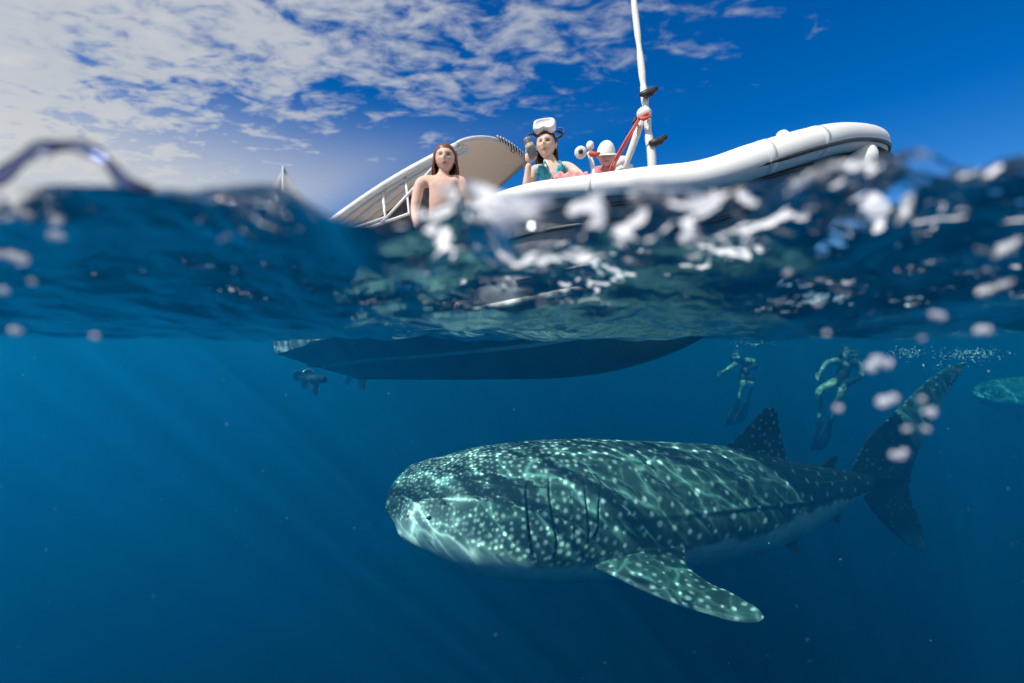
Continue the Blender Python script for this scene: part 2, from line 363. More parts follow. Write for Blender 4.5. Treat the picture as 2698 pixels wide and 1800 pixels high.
BX = [1000, 1040, 1062, 1100, 1154, 1236, 1300, 1380, 1435, 1550, 1800, 1998, 2144, 2300]
BY = [1338, 1354, 1362, 1373, 1392, 1432, 1458, 1482, 1492, 1490, 1434, 1410, 1347, 1290]
def build_shark():
    NS, NTH = 620, 300
    raw = [Vector(((s[0]), (s[1] + s[2]) / 2, (s[2] - s[1]) / 2)) for s in SECT]
    dep = [Vector((s[3], s[4], 0)) for s in SECT]
    # even sampling along the body by arc length, finer at the head
    A = catmull(raw, 2000); D = catmull(dep, 2000)
    C = [P(a.x, a.y, d.x) for a, d in zip(A, D)]
    L = [0.0]
    for i in range(2000): L.append(L[-1] + (C[i + 1] - C[i]).length)
    tot = L[-1]
    idx = []; j = 0
    for i in range(NS + 1):
        u = i / NS; l = tot * (0.55 * u + 0.45 * u * u)
        while j < 1999 and L[j + 1] < l: j += 1
        idx.append(j)
    V = []; S_ = []; TH = []; frames = []; bqs = []
    for i in idx:
        a, d, c = A[i], D[i], C[i]
        T = (C[min(i + 25, 2000)] - C[max(i - 25, 0)]).normalized()
        side = T.cross(Vector((0, 0, 1))).normalized()          # towards the camera
        if side.y > 0: side = -side
        up = side.cross(T); 
        if up.z < 0: up = -up
        R = Matrix.Rotation(ROLL, 3, T)
        s2 = R @ side; u2 = R @ up
        if u2.dot(Vector((0, -1, 0))) < 0 : R = Matrix.Rotation(-ROLL, 3, T); s2 = R @ side; u2 = R @ up
        vd = c.normalized(); e1 = -vd.dot(s2); e2 = -vd.dot(u2); th = math.atan2(e2, e1)
        E = max(a.z, 2) / F_PX * d.x; w = d.y
        w = min(w, 0.93 * E / max(abs(math.sin(th)), 0.05))
        h = math.sqrt(max(E * E - (w * math.sin(th)) ** 2, 1e-6)) / max(abs(math.cos(th)), 0.2)
        h = min(h, w * 1.35 + 0.02)
        best = None
        for kq in range(81):
            q_ = th - math.radians(92) + math.radians(110) * kq / 80
            pt = c + s2 * math.cos(q_) * w + u2 * math.sin(q_) * h
            tx = pt.x / pt.y * F_PX + CX; ty = CY - pt.z / pt.y * F_PX
            er = abs(ty - float(np.interp(tx, BX, BY)))
            if best is None or er < best[0]: best = (er, q_)
        bqs.append(best[1])
        frames.append((c, T, s2, u2, w, h, L[i], bqs[-1]))
        s = L[i] / tot
        for k in range(NTH):
            q = 2 * math.pi * k / NTH            # 0 = camera side, pi/2 = top
            cq, sq = math.cos(q), math.sin(q)
            ex = 0.92
            x = math.copysign(abs(cq) ** ex, cq) * w; y = math.copysign(abs(sq) ** ex, sq) * h
            # head is flatter with its widest line low; ridges run down the flanks
            hd = max(0.0, 1 - s / 0.16)
            y -= 0.10 * h * hd * (1 - abs(sq))
            rg = 0.0
            for rq in (math.radians(38), math.radians(62), math.radians(14)):
                for qq in (rq, math.pi - rq):
                    dq = (q - qq + math.pi) % (2 * math.pi) - math.pi
                    rg += math.exp(-(dq / 0.045) ** 2)
            rg += 1.0 * math.exp(-(((q - math.pi / 2 + math.pi) % (2 * math.pi) - math.pi) / 0.05) ** 2)
            k_r = 1 + 0.022 * rg * min(max((s - 0.28) / 0.15, 0), 1) * min(1, (1.02 - s) / 0.2)
            V.append(c + s2 * x * k_r + u2 * y * k_r); S_.append(s); TH.append(q)
    F = []
    n = NS + 1
    for i in range(NS):
        for k in range(NTH):
            F.append((i * NTH + k, (i + 1) * NTH + k, (i + 1) * NTH + (k + 1) % NTH, i * NTH + (k + 1) % NTH))
    V.append(C[0] + (C[0] - C[10]).normalized() * 0.012); S_.append(0); TH.append(0)
    for k in range(NTH): F.append((len(V) - 1, k, (k + 1) % NTH))
    nbody = len(V)
    bqs = np.convolve(np.pad(np.array(bqs), 12, mode='edge'), np.ones(25) / 25, 'valid'); frames = [f[:7] + (float(b_),) for f, b_ in zip(frames, bqs)]
    S_ = np.array(S_); TH = np.array(TH)
    Vn = np.array([tuple(v) for v in V])

    def frame_at(s):
        return min(frames, key=lambda f: abs(f[6] / tot - s))
    def surf(s, q):
        c, T, s2, u2, w, h, l, _ = frame_at(s)
        hd = max(0.0, 1 - s / 0.16)
        return c + s2 * math.cos(q) * w + u2 * (math.sin(q) * h - 0.10 * h * hd * (1 - abs(math.sin(q))))
    def seen_on_body(px, py):
        """(s, q) of the body point that shows at a pixel"""
        pr = np.stack([Vn[:nbody, 0] / Vn[:nbody, 1] * F_PX + CX, CY - Vn[:nbody, 2] / Vn[:nbody, 1] * F_PX], 1)
        d2 = (pr[:, 0] - px) ** 2 + (pr[:, 1] - py) ** 2
        cand = np.where(d2 < max(d2.min() * 2, 25))[0]
        return cand[np.argmin(Vn[cand, 1])]

    # ---- colour of the body: dark slate back, pale belly
    dark = np.array([0.055, 0.108, 0.104]); pale = np.array([0.50, 0.54, 0.53])
    belly_q = np.append(np.repeat(np.array(bqs), NTH), bqs[0])
    tw = (TH + math.pi / 2) % (2 * math.pi) - math.pi / 2; qq = np.where(tw > math.pi / 2, math.pi - tw, tw)   # -90 belly .. 90 back
    jit = np.array([mnoise.noise(Vector(v) * 5.0) for v in Vn[:nbody]]) * 0.10 + np.array([mnoise.noise(Vector(v) * 17.0) for v in Vn[:nbody]]) * 0.05
    soft = np.interp(S_[:nbody], [0, .15, .3], [.20, .16, .08]); bl = sstep((-qq + belly_q + jit) / soft, -1, 1)
    col = dark[None] * (1 - bl[:, None]) + pale[None] * bl[:, None]
    # paler stippling behind the mouth corner and faint upright bars between the rows of spots
    arc = S_[:nbody] * tot
    bars = np.exp(-((((arc + 0.03 * np.sin(qq * 7)) / 0.145) % 1 - 0.5) / 0.09) ** 2) * sstep(S_[:nbody], .3, .42) * 0.10
    hbar = np.exp(-(((qq / 0.26) % 1 - 0.5) / 0.10) ** 2) * sstep(S_[:nbody], .18, .35) * 0.05
    mouth = np.exp(-((S_[:nbody] - 0.075) / 0.05) ** 2 - ((qq - (belly_q + 0.16)) / 0.14) ** 2) * 0.42
    lift = (bars + hbar) * (1 - bl) + mouth
    col = col + (pale - col) * np.clip(lift, 0, 0.8)[:, None]

    # ---- fins: (leading edge, trailing edge) as (px, py, distance), thickness
    def Yb(px):
        return float(np.interp(px, [s[0] for s in SECT], [s[3] for s in SECT]))
    geos = []; meta = []
    def fin(LE, TE, thick, nu=70, nv=46, root_flare=1.8):
        le = catmull([P(*p) for p in LE], nu); te = catmull([P(*p) for p in TE], nu)
        nrm = Vector((0, 0, 0))
        for i in range(nu): nrm += (te[i] - le[i]).cross(le[i + 1] - le[i])
        nrm.normalize()
        vv = []; 
        for i in range(nu + 1):
            u = i / nu; tk = thick * (1 - 0.82 * u) * (1 + root_flare * math.exp(-u / 0.07)) * (min(1, (1.0 - u) / 0.06) ** 0.5 if u > 0.94 else 1)
            for sgn in (1, -1):
                for k in range(nv + 1):
                    f = 0.5 - 0.5 * math.cos(math.pi * k / nv)
                    pr = 2.6 * math.sqrt(max(f, 0)) * (1 - f) * (1.0 if f < 0.98 else 1)
                    vv.append(le[i].lerp(te[i], f) + nrm * (sgn * tk * 0.5 * pr))
        ff = []; row = 2 * (nv + 1)
        for i in range(nu):
            for sg in (0, 1):
                for k in range(nv):
                    a = i * row + sg * (nv + 1) + k
                    q = (a, a + 1, a + row + 1, a + row); ff.append(q if sg == 0 else tuple(reversed(q)))
        return vv, ff
    # dorsal fin
    geos.append(fin([(1870, 1200, Yb(1900)), (1925, 1168, Yb(1925)), (1975, 1120, Yb(1965)), (2012, 1080, Yb(1985)), (2030, 1073, Yb(1990))],
                    [(2050, 1250, Yb(2050)), (2072, 1216, Yb(2060)), (2058, 1150, Yb(2040)), (2049, 1095, Yb(2010)), (2038, 1075, Yb(1995))], .075))
    # second dorsal fin
    geos.append(fin([(2140, 1245, Yb(2150)), (2166, 1224, Yb(2166)), (2188, 1205, Yb(2180)), (2203, 1201, Yb(2190))],
                    [(2180, 1256, Yb(2185)), (2196, 1238, Yb(2195)), (2205, 1215, Yb(2195)), (2207, 1203, Yb(2195))], .035, 40, 26))
    # tail: upper and lower lobe
    geos.append(fin([(2200, 1262, 4.0), (2238, 1238, 4.07), (2262, 1198, 4.13), (2290, 1150, 4.20), (2336, 1107, 4.28), (2393, 1050, 4.40), (2452, 995, 4.52), (2504, 966, 4.63), (2542, 953, 4.70)],
                    [(2300, 1290, 4.18), (2392, 1275, 4.30), (2398, 1250, 4.32), (2411, 1212, 4.36), (2440, 1141, 4.44), (2470, 1080, 4.52), (2498, 1034, 4.60), (2527, 990, 4.66), (2546, 956, 4.70)], .07, 110, 50, 1.0))
    geos.append(fin([(2215, 1262, 4.02), (2262, 1296, 4.12), (2280, 1318, 4.16), (2299, 1348, 4.19), (2328, 1380, 4.23), (2367, 1416, 4.28), (2410, 1446, 4.34), (2432, 1456, 4.37)],
                    [(2330, 1240, 4.22), (2388, 1252, 4.30), (2394, 1280, 4.31), (2399, 1312, 4.31), (2418, 1357, 4.33), (2430, 1400, 4.35), (2437, 1435, 4.37), (2437, 1453, 4.37)], .06, 80, 46, 1.0))
    # pectoral fin towards the camera
    pect = ([(1470, 1440, 2.93), (1500, 1478, 2.82), (1588, 1505, 2.66), (1690, 1553, 2.52), (1787, 1592, 2.42), (1869, 1618, 2.33), (1945, 1638, 2.26), (1992, 1638, 2.21), (2011, 1630, 2.19)],
            [(1690, 1395, 3.00), (1792, 1430, 2.92), (1804, 1462, 2.82), (1812, 1493, 2.72), (1869, 1536, 2.56), (1915, 1556, 2.46), (1955, 1578, 2.36), (1996, 1603, 2.26), (2013, 1626, 2.19)])
    geos.append(fin(pect[0], pect[1], .10, 110, 60, 1.4))
    # far pectoral fin: the same, mirrored in the body's own middle plane
    c, T, s2, u2, w, h, l, _ = frame_at(.40)
    gv, gf = fin(pect[0], pect[1], .10, 60, 30, 1.4)
    gv = [v - s2 * (2 * (v - c).dot(s2)) for v in gv]; piv = c - s2 * (w * .8) - u2 * (h * .45); Rd = Matrix.Rotation(math.radians(40), 3, T)
    if (Rd @ -s2).z > (-s2).z: Rd = Matrix.Rotation(math.radians(-40), 3, T)
    geos.append(([piv + Rd @ (v - piv) for v in gv], [tuple(reversed(q)) for q in gf]))
    # pelvic and anal fins
    geos.append(fin([(2040, 1415, 3.66), (2066, 1436, 3.60), (2086, 1458, 3.56), (2098, 1464, 3.54)], [(2078, 1402, 3.74), (2096, 1425, 3.66), (2104, 1445, 3.60), (2103, 1462, 3.55)], .03, 34, 22))
    geos.append(fin([(2180, 1345, 3.97), (2192, 1365, 3.96), (2204, 1377, 3.96), (2210, 1379, 3.96)], [(2212, 1328, 4.03), (2214, 1350, 4.01), (2215, 1368, 3.99), (2213, 1378, 3.97)], .02, 30, 20))
    cols = [col]
    tips = {2: 'up', 3: 'low', 4: 'pec'}
    for gi, (gv, gf) in enumerate(geos):
        o = len(V); V += gv; F += [tuple(i + o for i in q) for q in gf]
        g = np.array([tuple(v) for v in gv])
        cb_ = np.tile(dark[None], (len(gv), 1)) * (0.9 + 0.5 * np.random.rand(len(gv), 1) * 0)
        nz = np.array([mnoise.noise(Vector(v) * 9.0) for v in gv])
        cb_ = cb_ * (1 + 0.35 * nz[:, None])
        if gi == 3:   # worn pale tip of the lower tail lobe
            k = sstep(-g[:, 2], 1.72, 1.93)[:, None]; cb_ = cb_ + (pale * 0.55 - cb_) * k * 0.8
        if gi in (4, 5):
            nu_ = 110 if gi == 4 else 60
            u = np.repeat(np.arange(nu_ + 1) / nu_, len(gv) // (nu_ + 1)); row = len(gv) // (nu_ + 1); nv_ = row // 2 - 1
            f = np.tile(np.concatenate([np.arange(nv_ + 1)] * 2) / nv_, nu_ + 1)
            edge = (np.exp(-(f / 0.06) ** 2) + 0.7 * np.exp(-((1 - f) / 0.05) ** 2) + sstep(u, .92, 1.0)) * (1 - np.exp(-u / .1)) * 0.35
            cb_ = cb_ + (pale - cb_) * np.clip(edge, 0, .6)[:, None]
        cols.append(cb_)
    col = np.concatenate(cols)
    Vn = np.array([tuple(v) for v in V])

    # ---- white spots, laid out in rows as whale sharks wear them
    kd = kdtree.KDTree(len(V))
    for i, v in enumerate(V): kd.insert(v, i)
    kd.balance()
    white = np.array([0.80, 0.84, 0.80]); wt = np.zeros(len(V)); rnd = random.Random(5)
    def spot(c, r, k):
        for co, i, dd in kd.find_range(c, r * 1.45):
            f = 1 - max(0.0, min(1.0, (dd / r - 0.45) / 0.9)); f = f * f * (3 - 2 * f) * k
            if f > wt[i]: wt[i] = f
    a = 0.015; row_i = 0
    while a < tot * 0.985:
        s = a / tot
        fr = frame_at(s); w, h = fr[4], fr[5]; rad = 0.5 * (w + h)
        gap = float(np.interp(s, [0, .05, .12, .2, .3, .38, .6, .9, 1], [.025, .029, .038, .054, .074, .120, .148, .120, .10]))
        r = float(np.interp(s, [0, .05, .12, .2, .3, .38, .6, .9, 1], [.0072, .0085, .0115, .0145, .0165, .0215, .0225, .0165, .012]))
        bq = fr[7]
        m = max(3, int((math.pi - 2 * bq) * rad / gap))
        for k in range(m):
            q = bq + 0.05 + (math.pi - 2 * bq) * (k + 0.5 * (row_i % 2)) / m
            jj = 0.22 if s > .35 else 0.30
            a2 = a + rnd.uniform(-jj, jj) * gap; q2 = q + rnd.uniform(-jj, jj) * gap / max(rad, .03)
            s2_ = min(max(a2 / tot, 0.002), .99)
            spot(surf(s2_, q2), r * rnd.uniform(.72, 1.18), rnd.uniform(.55, 1.0))
            if s > .4 and rnd.random() < .35: spot(surf(min(s2_ + gap * .5 / tot, .99), q2 + .5 * gap / rad), r * .5, rnd.uniform(.2, .5))
        a += gap * (0.86 if s < .35 else 0.95); row_i += 1
    # spots on the fins
    st = nbody
    for gi, (gv, gf) in enumerate(geos):
        cnt, rr, kk = [(90, .014, 1.0), (8, .01, .6), (110, .012, .7), (70, .012, .65), (150, .0135, .85), (60, .0135, .8), (0, 0, 0), (0, 0, 0)][gi]
        pts = []; tries = 0
        while len(pts) < cnt and tries < 4000:
            tries += 1
            c = gv[rnd.randrange(len(gv))]
            if all((c - q).length > rr * 3.3 for q in pts):
                pts.append(c); spot(c, rr * rnd.uniform(.6, 1.2), kk * rnd.uniform(.5, 1))
    col = col + (white - col) * wt[:, None]

    # ---- gill slits: grooves pressed into the flank
    slits = [[(1392, 1268), (1386, 1300), (1392, 1370), (1398, 1430), (1408, 1472)], [(1446, 1255), (1448, 1310), (1458, 1375), (1466, 1430), (1460, 1470)],
             [(1502, 1290), (1508, 1350), (1514, 1400), (1512, 1455)], [(1540, 1262), (1545, 1330), (1552, 1390), (1550, 1430)], [(1580, 1290), (1577, 1345), (1574, 1398), (1552, 1425)]]
    prx = Vn[:nbody, 0] / Vn[:nbody, 1] * F_PX + CX; pry = CY - Vn[:nbody, 2] / Vn[:nbody, 1] * F_PX
    near = Vn[:nbody, 1] < np.array([0] * nbody) + np.interp(prx, [s[0] for s in SECT], [s[3] for s in SECT])
    nrmv = np.zeros((nbody, 3)); nf = NTH
    disp = np.zeros(nbody); dk = np.zeros(nbody)
    for gi, sl in enumerate(slits):
        pts = catmull([Vector((x, y, 0)) for x, y in sl], 60)
        ax = np.array([p.x for p in pts]); ay = np.array([p.y for p in pts])
        sel = np.where(near & (prx > ax.min() - 25) & (prx < ax.max() + 25) & (pry > ay.min() - 25) & (pry < ay.max() + 25))[0]
        dx = prx[sel][:, None] - ax[None]; dy = pry[sel][:, None] - ay[None]; d = np.sqrt(dx * dx + dy * dy); j = d.argmin(1); dm = d[np.arange(len(sel)), j]
        sg = np.sign(dx[np.arange(len(sel)), j]); prof = np.sin(np.pi * np.clip(j / 60, 0.02, .98)) ** .6
        wide = (3.2, 2.8, 1.6, 2.4, 2.2)[gi]; prof = prof * (1, .9, .45, .8, .8)[gi]
        disp[sel] += (-0.016 * np.exp(-(dm / (wide * 1.3)) ** 2) + 0.010 * np.exp(-((dm - 5) / 7) ** 2) * (sg < 0)) * prof
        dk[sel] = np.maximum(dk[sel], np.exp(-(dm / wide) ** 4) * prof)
    for i in np.where(np.abs(disp) > 1e-5)[0]:
        fr = frames[i // NTH]; nv_ = (V[i] - fr[0]).normalized(); V[i] = V[i] + nv_ * float(disp[i])
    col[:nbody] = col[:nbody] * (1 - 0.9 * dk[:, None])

    # ---- mouth: the long slot across the front of the head, nostril and eye
    root = empty('whale_shark', (0.9, 3.3, -1.2)); tag(root, 'large white-spotted whale shark swimming to the left below the boat', 'whale shark', 'whale sharks')
    Vl = [v - Vector(root.location) for v in V]
    me = bpy.data.meshes.new('body'); me.from_pydata([tuple(v) for v in Vl], [], F); me.update()
    me.polygons.foreach_set('use_smooth', [True] * len(me.polygons)); me.materials.append(M_SHARK)
    at = me.color_attributes.new('Col', 'FLOAT_COLOR', 'POINT')
    at.data.foreach_set('color', np.concatenate([np.clip(col, 0, 1), np.ones((len(col), 1))], 1).astype(np.float32).ravel())
    body = link(bpy.data.objects.new('body', me), root)
    def on_body(px, py): return V[seen_on_body(px, py)]
    e = on_body(1128, 1361)
    g = ellipsoid_geo(e, (.017, .010, .011)); mesh_obj('eye', [v - Vector(root.location) for v in g[0]], g[1], M_EYE, root)
    e = on_body(1072, 1357)
    g = ellipsoid_geo(e, (.007, .005, .004)); mesh_obj('nostril', [v - Vector(root.location) for v in g[0]], g[1], M_EYE, root)
    return root
shark = build_shark()

def copy_tree(o, parent=None):
    c = o.copy(); COL.objects.link(c); c.parent = parent
    for ch in list(o.children): copy_tree(ch, c)
    return c
shark2 = copy_tree(shark)
shark2['label'] = 'distant dim whale shark head cut off by the right edge'
shark2.location = P(2590, 1030, 9.0) - (P(1009, 1293, 2.93) - Vector(shark.location))
shark2.rotation_euler = (0, 0, 0)

# ------------------------------------------------------------------ inflatable boat
M_TUBE = mat('white_tube_fabric', (.80, .80, .79), .42, noise_amt=.06, noise_scale=3, bump=.05)
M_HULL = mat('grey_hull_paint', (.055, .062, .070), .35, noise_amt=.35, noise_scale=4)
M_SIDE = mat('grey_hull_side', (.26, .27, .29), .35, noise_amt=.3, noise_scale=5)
M_STRAKE = mat('pale_strake', (.42, .44, .44), .4, noise_amt=.2)
M_DARK = mat('black_rubber', (.02, .021, .024), .5, noise_amt=.2)
M_WPAINT = mat('white_paint', (.78, .78, .77), .3, noise_amt=.05)
M_CANVAS = mat('beige_canvas', (.52, .46, .40), .85, noise_amt=.1, noise_scale=14, bump=.2)
nt_ = M_CANVAS.node_tree; tl_ = nt_.nodes.new('ShaderNodeBsdfTranslucent'); tl_.inputs[0].default_value = (.62, .54, .48, 1); mx_ = nt_.nodes.new('ShaderNodeMixShader'); mx_.inputs[0].default_value = .62
pb_ = [n for n in nt_.nodes if n.type == 'BSDF_PRINCIPLED'][0]; ou_ = [n for n in nt_.nodes if n.type == 'OUTPUT_MATERIAL'][0]
nt_.links.new(pb_.outputs[0], mx_.inputs[1]); nt_.links.new(tl_.outputs[0], mx_.inputs[2]); nt_.links.new(mx_.outputs[0], ou_.inputs[0])
M_RED = mat('red_rope', (.72, .10, .05), .6, noise_amt=.2, noise_scale=40)
M_METAL = mat('bright_metal', (.75, .76, .76), .16, metal=1.0)
M_DECK = mat('deck_grey', (.35, .36, .37), .7, noise_amt=.15)
M_NAVY = mat('navy_cord', (.03, .045, .09), .6)
BO = Vector((-2.0, 5.8, 0)); BA = Vector((.805, -.593, 0)); BS = Vector((-.593, -.805, 0))
def B(t, b, z): return BO + BA * t + BS * b + Vector((0, 0, z))
ip = lambda t, xs, ys: float(np.interp(t, xs, ys))
HT = [0, 1, 2, 3, 3.5, 4, 4.3, 4.7, 5.0, 5.25]
KEEL = [-.46, -.42, -.37, -.31, -.24, -.09, .06, .36, .66, .95]
CHB = [1.0, 1.02, 1.0, .9, .78, .60, .49, .34, .2, .03]
CHZ = [-.14, .03, .12, .24, .32, .42, .49, .63, .77, .97]
GUB = [1.08, 1.12, 1.12, 1.08, 1.03, .93, .83, .62, .38, .06]
GUZ = [.80, .80, .82, .86, .87, .83, .80, .82, .88, .99]

boat = empty('inflatable_boat', BO)
tag(boat, 'white inflatable boat with dark hull, mast and canvas awning, floating above the whale shark', 'boat')

near = [B(-.35, 1.10, .30), B(0, 1.12, .42), B(.5, 1.14, .55), B(1.5, 1.15, .74), P(1120, 640, 3.45), P(1270, 552, 3.13), P(1400, 508, 2.88), P(1550, 490, 2.66), P(1700, 476, 2.44), P(1850, 464, 2.32), P(2000, 420, 2.25), P(2120, 384, 2.28), P(2215, 364, 2.40), P(2285, 368, 2.56)]
def mirror(p):
    d = Vector((p.x, p.y, 0)) - BO; return p - BS * (2 * d.dot(BS))
far = [mirror(p) for p in near]; nose = (near[-1] + far[-1]) / 2 + BA * .04 + Vector((0, 0, .03))
path = catmull(near + [nose] + far[::-1], 150)
def trad(i):
    j = min(i, 150 - i); return float(np.interp(j, [0, 2, 6, 35, 44, 52, 60, 66, 75], [.03, .06, .072, .058, .072, .086, .080, .074, .076]))
rad = [trad(i) for i in range(151)]
tube_b = [((Vector((p.x, p.y, 0)) - BO).dot(BA), (Vector((p.x, p.y, 0)) - BO).dot(BS), p.z, r) for p, r in list(zip(path, rad))[:76]]
TB = np.array([(t, b_, z - r * .6) for t, b_, z, r in tube_b]); o_ = np.argsort(TB[:, 0]); TB = TB[o_]
TMAX = float(TB[-1, 0]) - .02
sq = TMAX / 5.25
HT = [h_ * (1 if h_ < 3 else 1) for h_ in HT]; HT = [h_ if h_ <= 3 else 3 + (h_ - 3) * (TMAX - 3) / 2.25 for h_ in HT]
GUB = [max(.02, float(np.interp(t, TB[:, 0], TB[:, 1])) - .02) for t in HT]; GUZ = [float(np.interp(t, TB[:, 0], TB[:, 2])) for t in HT]
KEEL[-1] = GUZ[-1] - .06; CHZ[-1] = GUZ[-1] - .04; KEEL[-2] = min(KEEL[-2], GUZ[-2] - .2)
def sm(t, ys):
    """smooth profile through the stations"""
    k = np.searchsorted(HT, t) ; return float(np.interp(t, HT, ys))
def build_hull():
    N = 90; prof_n = 22; V = []; F = []
    def section(t):
        kz, cb_, cz, gb, gz = (np.mean([sm(min(max(t + d, 0), TMAX), p) for d in (-.16, -.08, 0, .08, .16)]) for p in (KEEL, CHB, CHZ, GUB, GUZ))
        pts = []
        for k in range(prof_n + 1):
            u = k / prof_n
            if u < .55:
                f = u / .55; pts.append((cb_ * f, kz + (cz - kz) * f ** 1.12 - .0 ))
            else:
                f = (u - .55) / .45; pts.append((cb_ + (gb - cb_) * f ** .8, cz + (gz - cz) * f))
        return pts
    for i in range(N + 1):
        t = TMAX * i / N; pts = section(t)
        ring = [(-b, z) for b, z in reversed(pts)] + pts[1:]
        for b, z in ring: V.append(B(t, b, z))
    W = 2 * prof_n + 1
    for i in range(N):
        for k in range(W - 1): F.append((i * W + k, i * W + k + 1, (i + 1) * W + k + 1, (i + 1) * W + k))
    F.append(tuple(range(W - 1, -1, -1)))
    lo, hi = [], []
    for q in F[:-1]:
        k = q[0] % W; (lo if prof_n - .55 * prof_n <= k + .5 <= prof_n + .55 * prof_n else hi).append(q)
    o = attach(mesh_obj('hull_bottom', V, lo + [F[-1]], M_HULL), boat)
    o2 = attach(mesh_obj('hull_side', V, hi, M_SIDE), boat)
    for ob in (o, o2):
        bm = bmesh.new(); bm.from_mesh(ob.data); bmesh.ops.delete(bm, geom=[v_ for v_ in bm.verts if not v_.link_faces], context='VERTS'); bm.to_mesh(ob.data); bm.free()
    es = o.modifiers.new('edges', 'EDGE_SPLIT'); es.split_angle = math.radians(35)
    # strakes: raised runners along the bottom and the bow flare
    for side in (1, -1):
        for u, t0, t1, r in ((.30, .2, 4.2, .024), (.56, .7, 4.8, .028), (.66, 3.2, 4.85, .014), (.76, 3.0, 4.87, .014), (.86, 2.8, 4.9, .014), (.94, 2.8, 4.9, .012)):
            path = []
            for i in range(41):
                t = (t0 + (t1 - t0) * i / 40); pts = section(t); x = u * prof_n; k = min(int(x), prof_n - 1); f = x - k
                b = pts[k][0] * (1 - f) + pts[k + 1][0] * f; z = pts[k][1] * (1 - f) + pts[k + 1][1] * f
                path.append(B(t, side * (b + .004), z))
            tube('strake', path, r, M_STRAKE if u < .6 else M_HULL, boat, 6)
    kp = [B(TMAX * i / 60, 0, section(TMAX * i / 60)[0][1] - .004) for i in range(58)]
    tube('keel_band', kp, .014, M_HULL, boat, 6)
build_hull()
# deck inside
dv = []; dn = 30
for i in range(dn + 1):
    t = .05 + (TMAX - .6) * i / dn; b = ip(t, HT, CHB) * .97; z = max(ip(t, HT, CHZ) + .12, .30)
    dv += [B(t, -b - .02, z), B(t, b + .02, z)]
attach(mesh_obj('deck', dv, [(2 * i, 2 * i + 1, 2 * i + 3, 2 * i + 2) for i in range(dn)], M_DECK, smooth=False), boat)
# the collar: one air tube from the near stern round the bow to the far stern
tb = tube('air_tube', path, rad, M_TUBE, boat, 28)
rub = [p + (p - B(2.2, 0, p.z)).normalized() * r_ * .93 + Vector((0, 0, -.4 * r_)) for p, r_ in list(zip(path, rad))[6:145]]
tube('rubbing_strip', rub, .010, M_DARK, boat, 8)
for i in (20, 38, 54, 60, 96, 112, 130):      # seams of the tube
    d = (path[i + 1] - path[i]).normalized(); v, f = tube_geo([path[i] - d * .02, path[i] + d * .02], rad[i] + .0015, 28); attach(mesh_obj('seam_band', v, f, M_WPAINT), boat)
# lifting cap on the tube, fender under the bow, dark bow nose
c = P(2062, 358, 2.26); v, f = tube_geo([c + Vector((0, 0, -.06)), c + Vector((0, 0, .012)), c + Vector((0, 0, .022))], [.026, .028, .018], 14); attach(mesh_obj('valve_cap', v, f, M_TUBE), boat)
c = P(2268, 428, 2.46); v, f = ellipsoid_geo(c, (.072, .07, .105), 16, 12, Matrix.Rotation(.5, 3, 'Y')); attach(mesh_obj('bow_fender', v, f, M_TUBE), boat)
v, f = tube_geo([near[-1] + BA * .03 - Vector((0, 0, .10)), nose + BA * .02 - Vector((0, 0, .10)), far[-1] + BA * .03 - Vector((0, 0, .10))], [.05, .075, .05], 14); attach(mesh_obj('bow_guard', v, f, M_DARK), boat)
# seats
def box_part(name, c, s, m, bev=.03):
    R = Matrix(((BA.x, BS.x, 0), (BA.y, BS.y, 0), (0, 0, 1)))
    v, f = box_geo((0, 0, 0), s); v = [R @ q for q in v]
    o = mesh_obj(name, v, f, m, smooth=False); o.parent = boat; o.location = Vector(c) - BO; return bevel_obj(o, bev)
box_part('bench', B(2.85, .05, .66), (.5, 1.5, .62), M_WPAINT)
box_part('bench', B(1.75, .45, .60), (.5, .9, .60), M_WPAINT)
box_part('console', B(3.75, -.1, .66), (.55, .7, .5), M_WPAINT)
